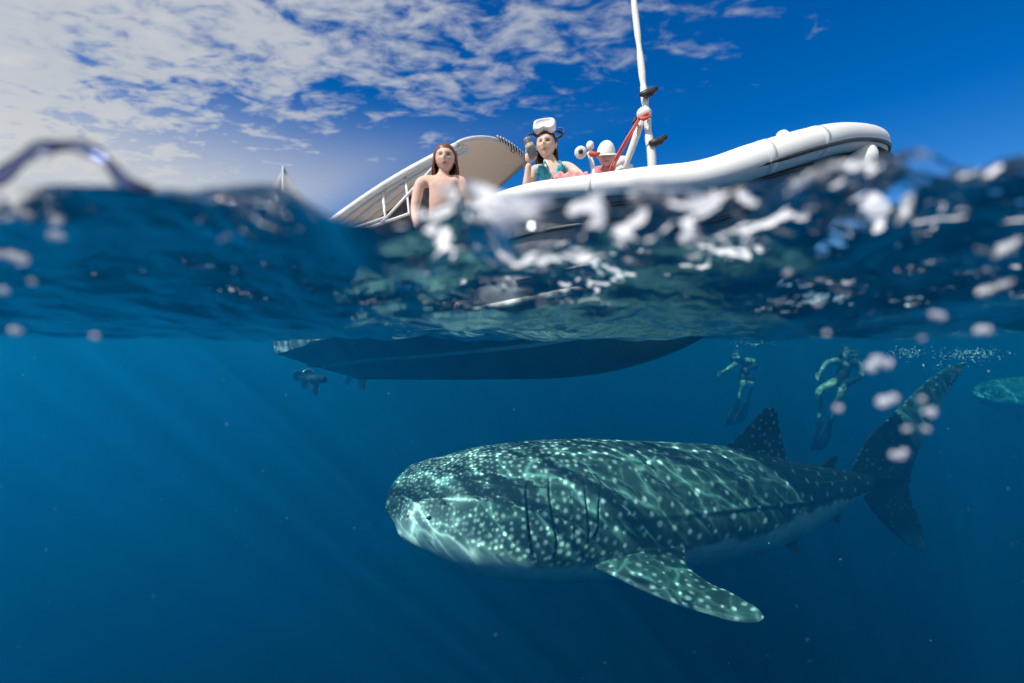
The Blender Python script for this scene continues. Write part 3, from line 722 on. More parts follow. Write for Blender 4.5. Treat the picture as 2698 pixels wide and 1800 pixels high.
# two outboard engines with propellers
def engine(b, spin):
    v1 = box_geo((0, 0, 0), (1, 1, 1))
    def lump(name, c, s, m, par): 
        R = Matrix(((BA.x, BS.x, 0), (BA.y, BS.y, 0), (0, 0, 1))); v, f = box_geo((0, 0, 0), s)
        o = mesh_obj(name, [R @ q for q in v], f, m); o.location = Vector(c) - BO; o.parent = boat
        bevel_obj(o, min(s) * .32, 3); return o
    lump('engine_cowl', B(-.42, b, .78), (.42, .30, .40), M_DARK, boat)
    lump('engine_leg', B(-.40, b, .16), (.17, .11, .98), M_DARK, boat)
    v, f = tube_geo(catmull([B(-.62, b, -.47), B(-.55, b, -.47), B(-.38, b, -.47), B(-.2, b, -.47), B(-.16, b, -.47)], 16), [.02, .03, .04, .045, .05, .052, .054, .055, .055, .055, .054, .052, .048, .042, .034, .022, .008], 14)
    attach(mesh_obj('gearcase', v, f, M_DARK), boat)
    v, f = join_geo([(lambda q: ([Vector(x) for x in q], [(0, 1, 2, 3), (4, 7, 6, 5), (0, 4, 5, 1), (2, 6, 7, 3), (1, 5, 6, 2), (0, 3, 7, 4)]))(
        [B(-.48, b + w, -.5) for w in (-.008,)] + [B(-.30, b - .008, -.5), B(-.34, b - .008, -.68), B(-.44, b - .008, -.66)] + [B(-.48, b + .008, -.5), B(-.30, b + .008, -.5), B(-.34, b + .008, -.68), B(-.44, b + .008, -.66)])])
    attach(mesh_obj('skeg', v, f, M_DARK, smooth=False), boat)
    v, f = tube_geo([B(-.60, b, -.47), B(-.66, b, -.47), B(-.70, b, -.47)], [.035, .032, .012], 12)
    pr = attach(mesh_obj('propeller', v, f, M_METAL), boat)
    for k in range(3):
        a = spin + k * 2 * math.pi / 3; V = []; F = []
        for i in range(9):
            r = .03 + .125 * i / 8; ww = .075 * math.sin(math.pi * (.18 + .74 * i / 8)) ** .7
            for j in range(7):
                q = (j / 6 - .5) * 2
                ang = a + q * ww / max(r, .05); V.append(B(-.64 + q * .035 * (1 - .4 * i / 8), b + r * math.cos(ang), -.47 + r * math.sin(ang)))
        for i in range(8):
            for j in range(6): F.append((i * 7 + j, i * 7 + j + 1, (i + 1) * 7 + j + 1, (i + 1) * 7 + j))
        bl = mesh_obj('blade', V, F, M_METAL); bl.parent = pr
        so = bl.modifiers.new('solid', 'SOLIDIFY'); so.thickness = .006
engine(.32, .4); engine(-.38, 1.1)
# awning: a sloping canvas sheet on a white frame over the stern
def awn(u, v):
    """u 0 stern .. 1 front edge, v 0 near side .. 1 far side"""
    n0, n1 = P(868, 582, 5.15), P(1205, 377, 4.62); f0, f1 = P(1180, 640, 6.9), P(1392, 428, 5.45)
    p = n0.lerp(n1, u).lerp(f0.lerp(f1, u), v)
    return p + Vector((0, 0, .16 * math.sin(math.pi * min(max(v, 0), 1)) ** .8 * (.4 + .6 * u) + .05 * math.sin(math.pi * u)))
NU, NV = 24, 24
V = [awn(i / NU, j / NV) for i in range(NU + 1) for j in range(NV + 1)]
F = [(i * (NV + 1) + j, i * (NV + 1) + j + 1, (i + 1) * (NV + 1) + j + 1, (i + 1) * (NV + 1) + j) for i in range(NU) for j in range(NV)]
aw = attach(mesh_obj('awning', V, F, M_CANVAS), boat); so = aw.modifiers.new('solid', 'SOLIDIFY'); so.thickness = .008
for dv_, r_ in ((0.0, .036), (.055, .024), (.11, .030), (.17, .016)):
    tube('frame_tube', [awn(i / 20, dv_) + Vector((0, -.012, -.03 - dv_ * .5)) for i in range(21)], r_, M_WPAINT, boat, 10)
tube('frame_tube', [awn(1, i / 24) + Vector((0, -.01, -.01)) for i in range(14)], .020, M_WPAINT, boat, 10)
tube('edge_rope', [awn(1, i / 24) + Vector((0, -.01, .01)) for i in range(12, 25)], .020, M_NAVY, boat, 8)
for i in range(13, 25):
    p = awn(1, (i - .3) / 24) + Vector((0, -.02, .0)); v, f = tube_geo([p + Vector((-.004, -.01, .035)), p + Vector((.012, -.01, -.035))], .006, 6); attach(mesh_obj('lacing', v, f, M_WPAINT), boat)
p = awn(1, .74); tube('hook', [p + Vector((0, -.02, 0)), p + Vector((-.01, -.03, -.06)), p + Vector((.015, -.03, -.085)), p + Vector((.035, -.03, -.05))], .007, M_DARK, boat, 6)
tube('awning_post', [awn(.60, .02) + Vector((0, -.01, 0)), awn(.60, .02) + Vector((.04, .02, -.45)), B(.9, 1.0, .95)], .016, M_WPAINT, boat)
tube('awning_post', [awn(.42, .02) + Vector((0, -.01, 0)), awn(.42, .02) + Vector((.03, .02, -.35)), B(.45, 1.0, .95)], .022, M_WPAINT, boat)
tube('awning_post', [awn(.97, .98), B(2.2, -1.05, 1.0)], .016, M_WPAINT, boat)
tube('awning_post', [awn(.97, .02), B(1.9, 1.05, 1.0)], .012, M_WPAINT, boat)
# added dark sheet that stands in for the shade under the awning's stern end
V = [awn(i / 16 * .8, .1 + j / 6 * .1) + Vector((.05, .25, -.10 - .75 * j / 6)) for i in range(17) for j in range(7)]
F = [(i * 7 + j, i * 7 + j + 1, (i + 1) * 7 + j + 1, (i + 1) * 7 + j) for i in range(16) for j in range(6)]
cu = attach(mesh_obj('awning_shade_sheet', V, F, mat('dark_shade_grey', (.16, .15, .16), .8, noise_amt=.5, noise_scale=6)), boat); so = cu.modifiers.new('solid', 'SOLIDIFY'); so.thickness = .005
# mast with its brace, rod clamps and red line
MY = 3.35
m0, m1 = P(1724, 500, MY), P(1660, -150, MY + .1)
mpath = [P(1722, 520, MY), P(1716, 400, MY), P(1711, 372, MY), P(1703, 300, MY), P(1697, 245, MY + .01), P(1688, 160, MY + .03), P(1672, 20, MY + .06), P(1652, -160, MY + .1)]
tube('mast', catmull(mpath, 60), [.034 - .012 * i / 60 - .007 * (math.sin(i * .38) ** 8) for i in range(61)], M_WPAINT, boat, 14)
tube('mast_foot', [P(1724, 500, MY), B(3.9, .1, .90)], .04, M_WPAINT, boat, 12)
tube('mast_brace', [P(1694, 305, MY), P(1672, 372, MY + .05), P(1652, 425, MY + .1), P(1640, 470, MY + .15)], [.030, .027, .024, .03], M_WPAINT, boat, 12)
v, f = ellipsoid_geo(P(1697, 300, MY), (.055, .05, .05), 14, 10); attach(mesh_obj('mast_joint', v, f, M_WPAINT), boat)
for (x, y, k) in ((1702, 244, 1), (1727, 372, 1.15)):
    cl = tube('rod_clamp', [P(x - 18, y + 5, MY - .04), P(x, y + 3, MY - .05), P(x + 12, y, MY - .05), P(x + 26, y - 10 * k, MY - .03)], [.012, .03, .028, .022], M_DARK, boat, 10)
for dx in (0, 7):
    tube('red_line', [P(1686 - dx * .3, 312, MY - .04), P(1655 - dx, 370, MY), P(1620 - dx, 432, MY + .06), P(1606 - dx, 475, MY + .1)], .0085, M_RED, boat, 8)
v, f = tube_geo(catmull([P(1684, 308, MY - .05), P(1696, 314, MY - .07), P(1710, 306, MY - .05), P(1700, 300, MY - .06)], 20), .012, 8); attach(mesh_obj('rope_lashing', v, f, M_RED), boat)
v, f = tube_geo([P(1676, 312, MY - .03), P(1666, 326, MY - .03)], [.014, .006], 8); attach(mesh_obj('cleat', v, f, M_NAVY), boat)
# white reel on its bent post, clutter by the brace
post = tube('reel_post', catmull([P(1566, 505, 3.55), P(1566, 470, 3.55), P(1560, 430, 3.58), P(1552, 402, 3.6)], 20), .018, M_WPAINT, boat, 10)
v, f = tube_geo([P(1530, 402, 3.56), P(1530, 402, 3.50), P(1530, 402, 3.49)], [.048, .048, .030], 20); rl = attach(mesh_obj('reel', v, f, M_WPAINT), boat)
v, f = tube_geo([P(1530, 400, 3.50), P(1530, 400, 3.475)], [.020, .016], 14); h_ = mesh_obj('reel_hub', v, f, M_DARK); h_.parent = rl
v, f = ellipsoid_geo(P(1555, 384, 3.58), (.032, .03, .038), 12, 8); attach(mesh_obj('post_knob', v, f, M_WPAINT), boat)
v, f = tube_geo([P(1552, 402, 3.57), P(1570, 408, 3.57), P(1580, 404, 3.58)], [.016, .02, .01], 8); attach(mesh_obj('reel_clip', v, f, M_RED), boat)
for x, y, r in ((1640, 425, .045), (1625, 434, .035), (1652, 420, .03), (1634, 448, .04), (1660, 440, .025)):
    v, f = ellipsoid_geo(P(x, y, MY + .12), (r, r * .8, r * .9), 10, 7); attach(mesh_obj('coiled_line', v, f, M_WPAINT), boat)

# ------------------------------------------------------------------ people
def skin_mesh(joints, edges, radii, root):
    names = list(joints); me = bpy.data.meshes.new('tmp'); me.from_pydata([tuple(joints[n]) for n in names], [(names.index(a), names.index(b)) for a, b in edges], [])
    o = bpy.data.objects.new('tmp', me); COL.objects.link(o)
    md = o.modifiers.new('skin', 'SKIN'); md.use_smooth_shade = True; md.branch_smoothing = .6
    for i, n in enumerate(names):
        sv = me.skin_vertices[0].data[i]; r = radii[n]; sv.radius = r if isinstance(r, tuple) else (r, r); sv.use_root = (n == root)
    ss = o.modifiers.new('sub', 'SUBSURF'); ss.levels = 2; ss.render_levels = 2
    dg = bpy.context.evaluated_depsgraph_get(); ev = o.evaluated_get(dg); m2 = bpy.data.meshes.new_from_object(ev)
    V = [v.co.copy() for v in m2.vertices]; F = [tuple(p.vertices) for p in m2.polygons]
    bpy.data.objects.remove(o); bpy.data.meshes.remove(me); bpy.data.meshes.remove(m2)
    return V, F

def head_geo(c, fwd, up, hh=.115, skin=(.62, .38, .28)):
    """head with brow, nose, eyes, mouth, chin and ears; c its middle, fwd where the face looks"""
    fwd = fwd.normalized(); up = (up - fwd * up.dot(fwd)).normalized(); rt = fwd.cross(up)
    SEG, RG = 48, 36; V = []; Fc = []; C = []
    skin = np.array(skin)
    for i in range(RG + 1):
        ph = math.pi * i / RG; z = math.cos(ph)
        for k in range(SEG):
            a = 2 * math.pi * k / SEG; x = math.sin(ph) * math.sin(a); y = math.sin(ph) * math.cos(a)      # y is forward
            w = .70 if z > 0 else .70 * (1 - .30 * (-z) ** 1.5)
            dpt = .86 if y < 0 else .80
            X, Y_, Z = x * w, y * dpt, z
            col = skin.copy()
            if y > 0:
                g = lambda cx, cz, sx, sz: math.exp(-((X - cx) / sx) ** 2 - ((Z - cz) / sz) ** 2)
                Y_ += .25 * g(0, -.18, .085, .17) + .10 * g(0, .0, .06, .2)                # nose
                Y_ += .05 * g(0, .20, .5, .09) - .13 * (g(-.26, .05, .14, .09) + g(.26, .05, .14, .09))   # brow, sockets
                Y_ += .05 * g(0, -.52, .22, .07) + .09 * g(0, -.86, .22, .16) + .04 * (g(-.36, -.2, .16, .18) + g(.36, -.2, .16, .18))
                lips = min(1, 1.3 * g(0, -.52, .21, .065)); col = col * (1 - lips) + np.array([.42, .10, .10]) * lips
                eye = min(1, 2.2 * (g(-.26, .03, .13, .062) + g(.26, .03, .13, .062))); col = col * (1 - eye) + np.array([.05, .035, .03]) * eye
                br = min(1, 1.3 * (g(-.27, .21, .17, .05) + g(.27, .21, .17, .05))); col = col * (1 - .7 * br) + np.array([.12, .06, .035]) * .7 * br
                ck = .3 * (g(-.36, -.25, .16, .16) + g(.36, -.25, .16, .16)); col = col * (1 - ck) + np.array([.66, .28, .22]) * ck
            V.append(c + (rt * X + fwd * Y_ + up * Z) * hh); C.append(col)
    for i in range(RG):
        for k in range(SEG): Fc.append((i * SEG + k, i * SEG + (k + 1) % SEG, (i + 1) * SEG + (k + 1) % SEG, (i + 1) * SEG + k))
    for s in (-1, 1):
        R = Matrix((rt, fwd, up)).transposed()
        v, f = ellipsoid_geo(c + (rt * s * .70 + fwd * -.05 + up * -.02) * hh, (.05 * hh * 2, .10 * hh * 2, .16 * hh * 2), 10, 8, R); o = len(V); V += v; Fc += [tuple(i + o for i in q) for q in f]; C += [skin] * len(v)
    return V, Fc, C

def hand_geo(w, d, pn, size=.17, curl=.5, thumb=1):
    """hand from wrist w pointing along d; pn the palm normal; five separate fingers"""
    d = d.normalized(); pn = (pn - d * pn.dot(d)).normalized(); s = d.cross(pn)
    parts = []; L = size
    R = Matrix((s, pn, d)).transposed()
    parts.append(ellipsoid_geo(w + d * L * .25, (L * .23, L * .09, L * .30), 12, 8, R))
    for k, (off, ln, r) in enumerate(((-.165, .40, .050), (-.055, .46, .052), (.055, .44, .050), (.160, .34, .044))):
        p0 = w + d * L * .45 + s * off * L; p = [p0]; ang = curl * .35
        for j in range(3):
            dd = d * math.cos(ang) + pn * math.sin(ang); p.append(p[-1] + dd * ln * L / 3 * (1.15 - .15 * j)); ang += curl
        parts.append(tube_geo(catmull(p, 8), [r * L * (1 - .045 * i) for i in range(9)], 8))
    p = [w + d * L * .10 - s * thumb * L * .16, w + d * L * .30 - s * thumb * L * .33 + pn * L * .08 * curl, w + d * L * .48 - s * thumb * L * .34 + pn * L * .2 * curl]
    parts.append(tube_geo(catmull(p, 7), [.062 * L * (1 - .05 * i) for i in range(8)], 8))
    return join_geo(parts)

BODY_E = [('pelvis', 'waist'), ('waist', 'chest'), ('chest', 'collar'), ('collar', 'neck'), ('neck', 'skull'), ('collar', 'sl'), ('sl', 'el'), ('el', 'wl'), ('collar', 'sr'), ('sr', 'er'), ('er', 'wr'),
          ('pelvis', 'hl'), ('hl', 'kl'), ('kl', 'al'), ('al', 'tl'), ('pelvis', 'hr'), ('hr', 'kr'), ('kr', 'ar'), ('ar', 'tr')]
BODY_R = dict(pelvis=(.135, .11), waist=(.115, .09), chest=(.135, .10), collar=(.085, .075), neck=.052, skull=.05, sl=.058, el=.040, wl=.026, sr=.058, er=.040, wr=.026,
              hl=.088, kl=.055, al=.036, tl=.03, hr=.088, kr=.055, ar=.036, tr=.03)
def person(name_label, J, face, up, skin, hands, cat='person', hh=.118, scale=1.0, head_c=None, group=None, feet=True):
    J = {k: Vector(v) for k, v in J.items()}
    R = {k: (tuple(x * scale for x in r) if isinstance(r, tuple) else r * scale) for k, r in BODY_R.items()}
    bv, bf = skin_mesh(J, BODY_E, R, 'pelvis'); C = [np.array(skin)] * len(bv)
    nb = len(bv)
    hc = Vector(head_c) if head_c is not None else J['skull']
    hv, hf, hcx = head_geo(hc, face, up, hh, skin); o = len(bv); V = bv + hv; F = bf + [tuple(i + o for i in q) for q in hf]; C = C + hcx
    for w, d, pn, curl, th in hands:
        v, f = hand_geo(Vector(w), Vector(d), Vector(pn), .17 * scale, curl, th); o = len(V); V += v; F += [tuple(i + o for i in q) for q in f]; C += [np.array(skin) * .97] * len(v)
    root = empty('person', J['pelvis']); tag(root, name_label, cat, group)
    me_o = mesh_obj('body', [v - J['pelvis'] for v in V], F, None, root)
    at = me_o.data.color_attributes.new('Col', 'FLOAT_COLOR', 'POINT')
    cc = np.concatenate([np.array(C), np.ones((len(C), 1))], 1).astype(np.float32); at.data.foreach_set('color', cc.ravel())
    me_o.data.materials.append(M_SKIN)
    return root, (bv, bf), J
M_SKIN = mat('skin', (0, 0, 0), .5, attr='Col', noise_amt=.16, noise_scale=14, spec=.35, bump=.1)

def garment(name, root, body, pred, m, off=.008):
    """cloth that follows the body: its faces where pred holds, pushed outwards"""
    V, F = body; nr = [Vector((0, 0, 0)) for _ in V]
    for q in F:
        n = (V[q[1]] - V[q[0]]).cross(V[q[2]] - V[q[0]])
        for i in q: nr[i] += n
    keep = [q for q in F if all(pred(V[i]) for i in q)]
    if not keep: return None
    ids = sorted({i for q in keep for i in q}); mp_ = {a: k for k, a in enumerate(ids)}
    base = Vector(root.location)
    o = mesh_obj(name, [V[i] + nr[i].normalized() * off - base for i in ids], [tuple(mp_[i] for i in q) for q in keep], m, root)
    so = o.modifiers.new('solid', 'SOLIDIFY'); so.thickness = .006; return o

def hair(name, root, c, fwd, up, hh, m, length, front=.25, strands=150, spread=1.0, seed=1, amin=75):
    """cap of hair over the skull and locks that hang to `length` below the head's middle"""
    fwd = fwd.normalized(); up = (up - fwd * up.dot(fwd)).normalized(); rt = fwd.cross(up); rn = random.Random(seed); parts = []
    base = Vector(root.location)
    V, Fc = [], []; SEG, RG = 56, 40; msk = []
    for i in range(RG + 1):
        ph = math.pi * i / RG
        for k in range(SEG):
            a = 2 * math.pi * k / SEG; x = math.sin(ph) * math.sin(a); y = math.sin(ph) * math.cos(a); z = math.cos(ph)
            hl = .56 - .10 * abs(x) if y > .55 else (-.25 + (y - 0) / .55 * .78 if y > 0 else -.25 + y * .7)
            msk.append(z > hl)
            s = 1.06 + .035 * math.sin(a * 17 + 3 * math.sin(ph * 4 + seed)) * math.sin(ph) + .02 * rn.random()
            s = s if z > hl + .12 else 1.0 + (s - 1) * max(0, (z - hl) / .12)
            wdt = .72 if z > 0 else .72 * (1 - .30 * (-z) ** 1.5)
            V.append(c + (rt * x * wdt * s + fwd * y * (.88 if y < 0 else .82) * s + up * z * (1.0 + (s - 1) * 1.1)) * hh)
    for i in range(RG):
        for k in range(SEG):
            q = (i * SEG + k, i * SEG + (k + 1) % SEG, (i + 1) * SEG + (k + 1) % SEG, (i + 1) * SEG + k)
            if sum(msk[j] for j in q) >= 2: Fc.append(q)
    parts.append((V, Fc))
    for _ in range(strands):
        a = rn.uniform(math.radians(amin), math.radians(360 - amin)); x, y = math.sin(a), math.cos(a)
        p0 = c + (rt * x * .74 + fwd * y * .86 + up * rn.uniform(.0, .5)) * hh
        p1 = c + (rt * x * .84 * spread + fwd * (y * .95) + up * -.4) * hh
        ln = length * rn.uniform(.75, 1.05)
        p2 = c + (rt * x * .86 * spread + fwd * (y * .9)) * hh - up * ln * .7 + rt * rn.uniform(-.01, .01)
        p3 = p2 - up * ln * .3 + rt * rn.uniform(-.015, .015)
        parts.append(tube_geo(catmull([p0, p1, p2, p3], 8), [.010, .010, .009, .009, .008, .007, .006, .004, .002], 5))
    v, f = join_geo(parts); return mesh_obj(name, [q - base for q in v], f, m, root)

M_HAIR_R = mat('auburn_hair', (.16, .055, .022), .45, noise_amt=.4, noise_scale=60)
M_HAIR_D = mat('dark_brown_hair', (.05, .03, .022), .4, noise_amt=.4, noise_scale=60)
M_BIKINI = mat('turquoise_print_fabric', (.05, .42, .52), .7, noise_amt=.6, noise_scale=26)
M_MASK = mat('white_silicone', (.82, .82, .82), .3)
M_STRAP = mat('blue_black_strap', (.015, .03, .07), .5)
M_BLACKF = mat('black_neoprene', (.02, .022, .026), .7, noise_amt=.3)
M_PINK = mat('pink_shirt', (.75, .26, .26), .8, noise_amt=.2, noise_scale=12)
M_CAP = mat('white_cap', (.82, .80, .78), .8, noise_amt=.06)
UP = Vector((0, 0, 1))
SKIN_A = (.80, .56, .45); SKIN_B = (.74, .48, .38)

# woman in the bikini, dive mask pushed up, holding a can
Y0 = 4.0
J = dict(pelvis=P(1462, 600, Y0 + .08), waist=P(1460, 545, Y0 + .05), chest=P(1455, 490, Y0 + .02), collar=P(1452, 445, Y0), neck=P(1450, 428, Y0), skull=P(1444, 402, Y0 - .01),
         sl=P(1497, 440, Y0), el=P(1536, 468, Y0 - .08), wl=P(1482, 492, Y0 - .22), sr=P(1406, 448, Y0), er=P(1384, 512, Y0 - .05), wr=P(1394, 428, Y0 - .14),
         hl=P(1490, 615, Y0 + .02), kl=P(1510, 628, Y0 - .40), al=P(1512, 755, Y0 - .45), tl=P(1514, 770, Y0 - .56), hr=P(1435, 615, Y0 + .02), kr=P(1420, 628, Y0 - .40), ar=P(1418, 755, Y0 - .45), tr=P(1416, 770, Y0 - .56))
fw = Vector((-.28, -1, -.05)); hc = P(1439, 382, Y0 - .02)
woman, bodyW, JW = person('woman in turquoise bikini with white dive mask on her forehead, holding a can', J, fw, UP, SKIN_A,
    [(J['wr'], (.02, -.05, 1), (.35, -1, 0), .75, -1), (J['wl'], (-.9, -.3, .1), (0, 0, -1), .35, 1)], head_c=hc, hh=.120)
hair('hair', woman, hc, fw, UP, .120, M_HAIR_D, .22, strands=110, seed=3, amin=98, spread=.9)
cz, xw = JW['chest'].z, JW['collar'].x
def cup(p):
    if p.y > Y0 - .01: return False
    return any(((p.x - cx) / .075) ** 2 + ((p.z - (cz + .085)) / .085) ** 2 < 1 for cx in (xw - .072, xw + .085))
garment('bikini_top', woman, bodyW, cup, M_BIKINI, .014)
for s, cx in ((-1, xw - .07), (1, xw + .085)):
    v, f = tube_geo(catmull([Vector((cx, Y0 - .10, cz + .14)), Vector((cx * .6 + xw * .4 + s * .02, Y0 - .085, cz + .18)), Vector((xw + s * .05, Y0 + .02, JW['neck'].z - .01))], 12), .006, 6)
    mesh_obj('bikini_strap', [q - Vector(woman.location) for q in v], f, M_BIKINI, woman)
garment('bikini_bottom', woman, bodyW, lambda p: (p - JW['pelvis']).length < .17, M_BIKINI)
# bust under the top
# mask: a rounded white skirt with a dark strap and blue clip
def dive_mask(c, fwd, up, w, h, parent_loc):
    fwd = fwd.normalized(); up = (up - fwd * up.dot(fwd)).normalized(); rt = fwd.cross(up); V, F = [], []
    prof = [(0.0, .9), (.02, 1.0), (.05, 1.0), (.07, .93), (.075, .80), (.062, .74)]; SEG = 40
    for d, s in prof:
        for k in range(SEG):
            a = 2 * math.pi * k / SEG; x = math.copysign(abs(math.cos(a)) ** .55, math.cos(a)); z = math.copysign(abs(math.sin(a)) ** .62, math.sin(a))
            if z < 0: z += .42 * math.exp(-(x / .28) ** 2) * abs(z)
            V.append(c + rt * x * w * s + up * z * h * s + fwd * d)
    for i in range(len(prof) - 1):
        for k in range(SEG): F.append((i * SEG + k, i * SEG + (k + 1) % SEG, (i + 1) * SEG + (k + 1) % SEG, (i + 1) * SEG + k))
    F.append(tuple((len(prof) - 1) * SEG + k for k in range(SEG)))
    return V, F
mroot = empty('dive_mask', P(1437, 342, Y0 - .10)); tag(mroot, 'white dive mask pushed up on the forehead of the bikini woman', 'mask')
mf = Vector((-.28, -1, .35))
v, f = dive_mask(P(1437, 341, Y0 - .06), mf, UP, .098, .058, None); mesh_obj('mask_frame', [q - Vector(mroot.location) for q in v], f, M_MASK, mroot)
v, f = tube_geo(catmull([P(1466, 345, Y0 - .02), P(1482, 352, Y0 + .06), P(1470, 362, Y0 + .14), P(1430, 365, Y0 + .14), P(1404, 352, Y0 + .04), P(1412, 345, Y0 - .03)], 30), .012, 8); mesh_obj('mask_strap', [q - Vector(mroot.location) for q in v], f, M_STRAP, mroot)
v, f = tube_geo(catmull([P(1472, 338, Y0), P(1484, 340, Y0), P(1487, 352, Y0)], 8), .010, 8); mesh_obj('strap_clip', [q - Vector(mroot.location) for q in v], f, mat('blue_clip', (.02, .12, .42), .4), mroot)
v, f = tube_geo(catmull([P(1412, 350, Y0 - .05), P(1396, 354, Y0 - .06), P(1392, 356, Y0 - .06)], 8), .009, 8); mesh_obj('strap_end', [q - Vector(mroot.location) for q in v], f, M_STRAP, mroot)
# the can in her hand
can = empty('drink_can', P(1396, 408, Y0 - .19)); tag(can, 'silver and dark grey can held up in the hand of the bikini woman', 'can')
ax0, ax1 = P(1406, 414, Y0 - .19), P(1388, 366, Y0 - .19); CD = ax1 - ax0
v, f = tube_geo([ax0, ax0 + CD * .04, ax0 + CD * .88, ax0 + CD * .97, ax1], [.030, .036, .036, .032, .031], 24); mesh_obj('can_body', [q - Vector(can.location) for q in v], f, mat('dark_grey_metal', (.16, .17, .20), .35, metal=.6), can)
v, f = tube_geo([ax1 - CD * .06, ax1 + CD * .012], [.034, .031], 24); mesh_obj('rim', [q - Vector(can.location) for q in v], f, M_METAL, can)
v, f = tube_geo([ax0 + CD * .38, ax0 + CD * .70], .0364, 24); mesh_obj('can_band', [q - Vector(can.location) for q in v], f, mat('tan_label', (.42, .36, .28), .5, noise_amt=.5, noise_scale=60), can)

# person by the awning with auburn hair and bare shoulders
Y1 = 3.95
J = dict(pelvis=P(1160, 648, Y1 + .05), waist=P(1160, 588, Y1 + .03), chest=P(1162, 528, Y1), collar=P(1166, 470, Y1), neck=P(1168, 460, Y1), skull=P(1172, 433, Y1 - .02),
         sl=P(1218, 478, Y1), el=P(1235, 543, Y1 - .02), wl=P(1215, 593, Y1 - .12), sr=P(1106, 480, Y1 - .02), er=P(1092, 553, Y1 - .05), wr=P(1100, 608, Y1 - .16),
         hl=P(1190, 663, Y1), kl=P(1205, 673, Y1 - .40), al=P(1205, 798, Y1 - .44), tl=P(1206, 813, Y1 - .55), hr=P(1132, 663, Y1), kr=P(1118, 673, Y1 - .40), ar=P(1116, 798, Y1 - .44), tr=P(1114, 813, Y1 - .55))
fw = Vector((.08, -1, 0)); hc = P(1173, 419, Y1 - .02)
red, bodyR, JR = person('bare-shouldered person with auburn hair sitting in front of the beige awning', J, fw, UP, SKIN_B,
    [(J['wl'], (-.2, -.3, -1), (0, 1, 0), .4, 1), (J['wr'], (.2, -.3, -1), (0, 1, 0), .4, -1)], head_c=hc, hh=.122)
hair('hair', red, hc, fw, UP, .122, M_HAIR_R, .15, strands=150, seed=8, front=.35)
garment('swim_shorts', red, bodyR, lambda p: p.z < JR['pelvis'].z + .06 and (p - JR['pelvis']).length < .30, M_BLACKF)

# third person, bent forward in a white cap
Y2 = 4.25
J = dict(pelvis=P(1632, 560, Y2 + .15), waist=P(1622, 520, Y2 + .1), chest=P(1612, 480, Y2 + .03), collar=P(1604, 448, Y2 - .02), neck=P(1601, 436, Y2 - .04), skull=P(1598, 420, Y2 - .07),
         sl=P(1640, 455, Y2), el=P(1650, 510, Y2 - .1), wl=P(1610, 535, Y2 - .2), sr=P(1572, 452, Y2 - .02), er=P(1560, 510, Y2 - .12), wr=P(1585, 540, Y2 - .22),
         hl=P(1652, 575, Y2 + .1), kl=P(1650, 590, Y2 - .3), al=P(1648, 705, Y2 - .32), tl=P(1648, 715, Y2 - .43), hr=P(1610, 575, Y2 + .1), kr=P(1596, 590, Y2 - .3), ar=P(1594, 705, Y2 - .32), tr=P(1594, 715, Y2 - .43))
fw = Vector((-.12, -1, -.35)); hc = P(1597, 409, Y2 - .08)
third, bodyT, JT = person('person bent forward in a white cap and pink shirt beside the red mast line', J, fw, UP, SKIN_B,
    [(J['wl'], (-.5, -.3, -.6), (0, 1, 0), .4, 1), (J['wr'], (.5, -.3, -.6), (0, 1, 0), .4, -1)], head_c=hc, hh=.105)
garment('shirt', third, bodyT, lambda p: JT['pelvis'].z - .05 < p.z < JT['neck'].z - .01 and (p - JT['wl']).length > .15 and (p - JT['wr']).length > .15, M_PINK, .012)
garment('shorts', third, bodyT, lambda p: p.z < JT['pelvis'].z + .05 and (p - JT['pelvis']).length < .32, M_BLACKF)
fwn = fw.normalized(); upn = (UP - fwn * UP.dot(fwn)).normalized(); rtn = fwn.cross(upn)
V, F = [], []
for i in range(13):
    ph = math.pi * .52 * i / 12
    for k in range(28):
        a = 2 * math.pi * k / 28; V.append(hc + (rtn * math.sin(ph) * math.sin(a) * .80 + fwn * math.sin(ph) * math.cos(a) * .96 + upn * (math.cos(ph) * 1.12 + .08)) * .105)
for i in range(12):
    for k in range(28): F.append((i * 28 + k, i * 28 + (k + 1) % 28, (i + 1) * 28 + (k + 1) % 28, (i + 1) * 28 + k))
o = len(V)
for i in range(5):
    for k in range(13):
        a = math.radians(-62 + 124 * k / 12); r = 1 + .55 * i / 4
        V.append(hc + (rtn * math.sin(a) * .80 * r + fwn * math.cos(a) * .96 * r + upn * (.06 - .10 * (i / 4) ** 2)) * .105)
for i in range(4):
    for k in range(12): F.append((o + i * 13 + k, o + i * 13 + k + 1, o + (i + 1) * 13 + k + 1, o + (i + 1) * 13 + k))
cap = mesh_obj('cap', [q - Vector(third.location) for q in V], F, M_CAP, third); so = cap.modifiers.new('solid', 'SOLIDIFY'); so.thickness = .004

# towel over the near tube by the woman's elbow
V = []; c0 = P(1500, 470, 3.35)
for i in range(25):
    for j in range(13):
        x = (i / 24 - .5) * .26; a = -1.2 + 2.4 * j / 12
        V.append(c0 + Vector((x, 0, 0)) * 1.0 + Vector((.0, -math.sin(a) * .15, math.cos(a) * .13 - .10 + .012 * math.sin(i * 1.1 + j))))
F = [(i * 13 + j, i * 13 + j + 1, (i + 1) * 13 + j + 1, (i + 1) * 13 + j) for i in range(24) for j in range(12)]
tw = mesh_obj('towel', V, F, mat('pink_towel', (.74, .30, .30), .95, noise_amt=.35, noise_scale=18, bump=.6)); so = tw.modifiers.new('solid', 'SOLIDIFY'); so.thickness = .012
tag(tw, 'pink towel draped over the white tube beside the bikini woman', 'towel')

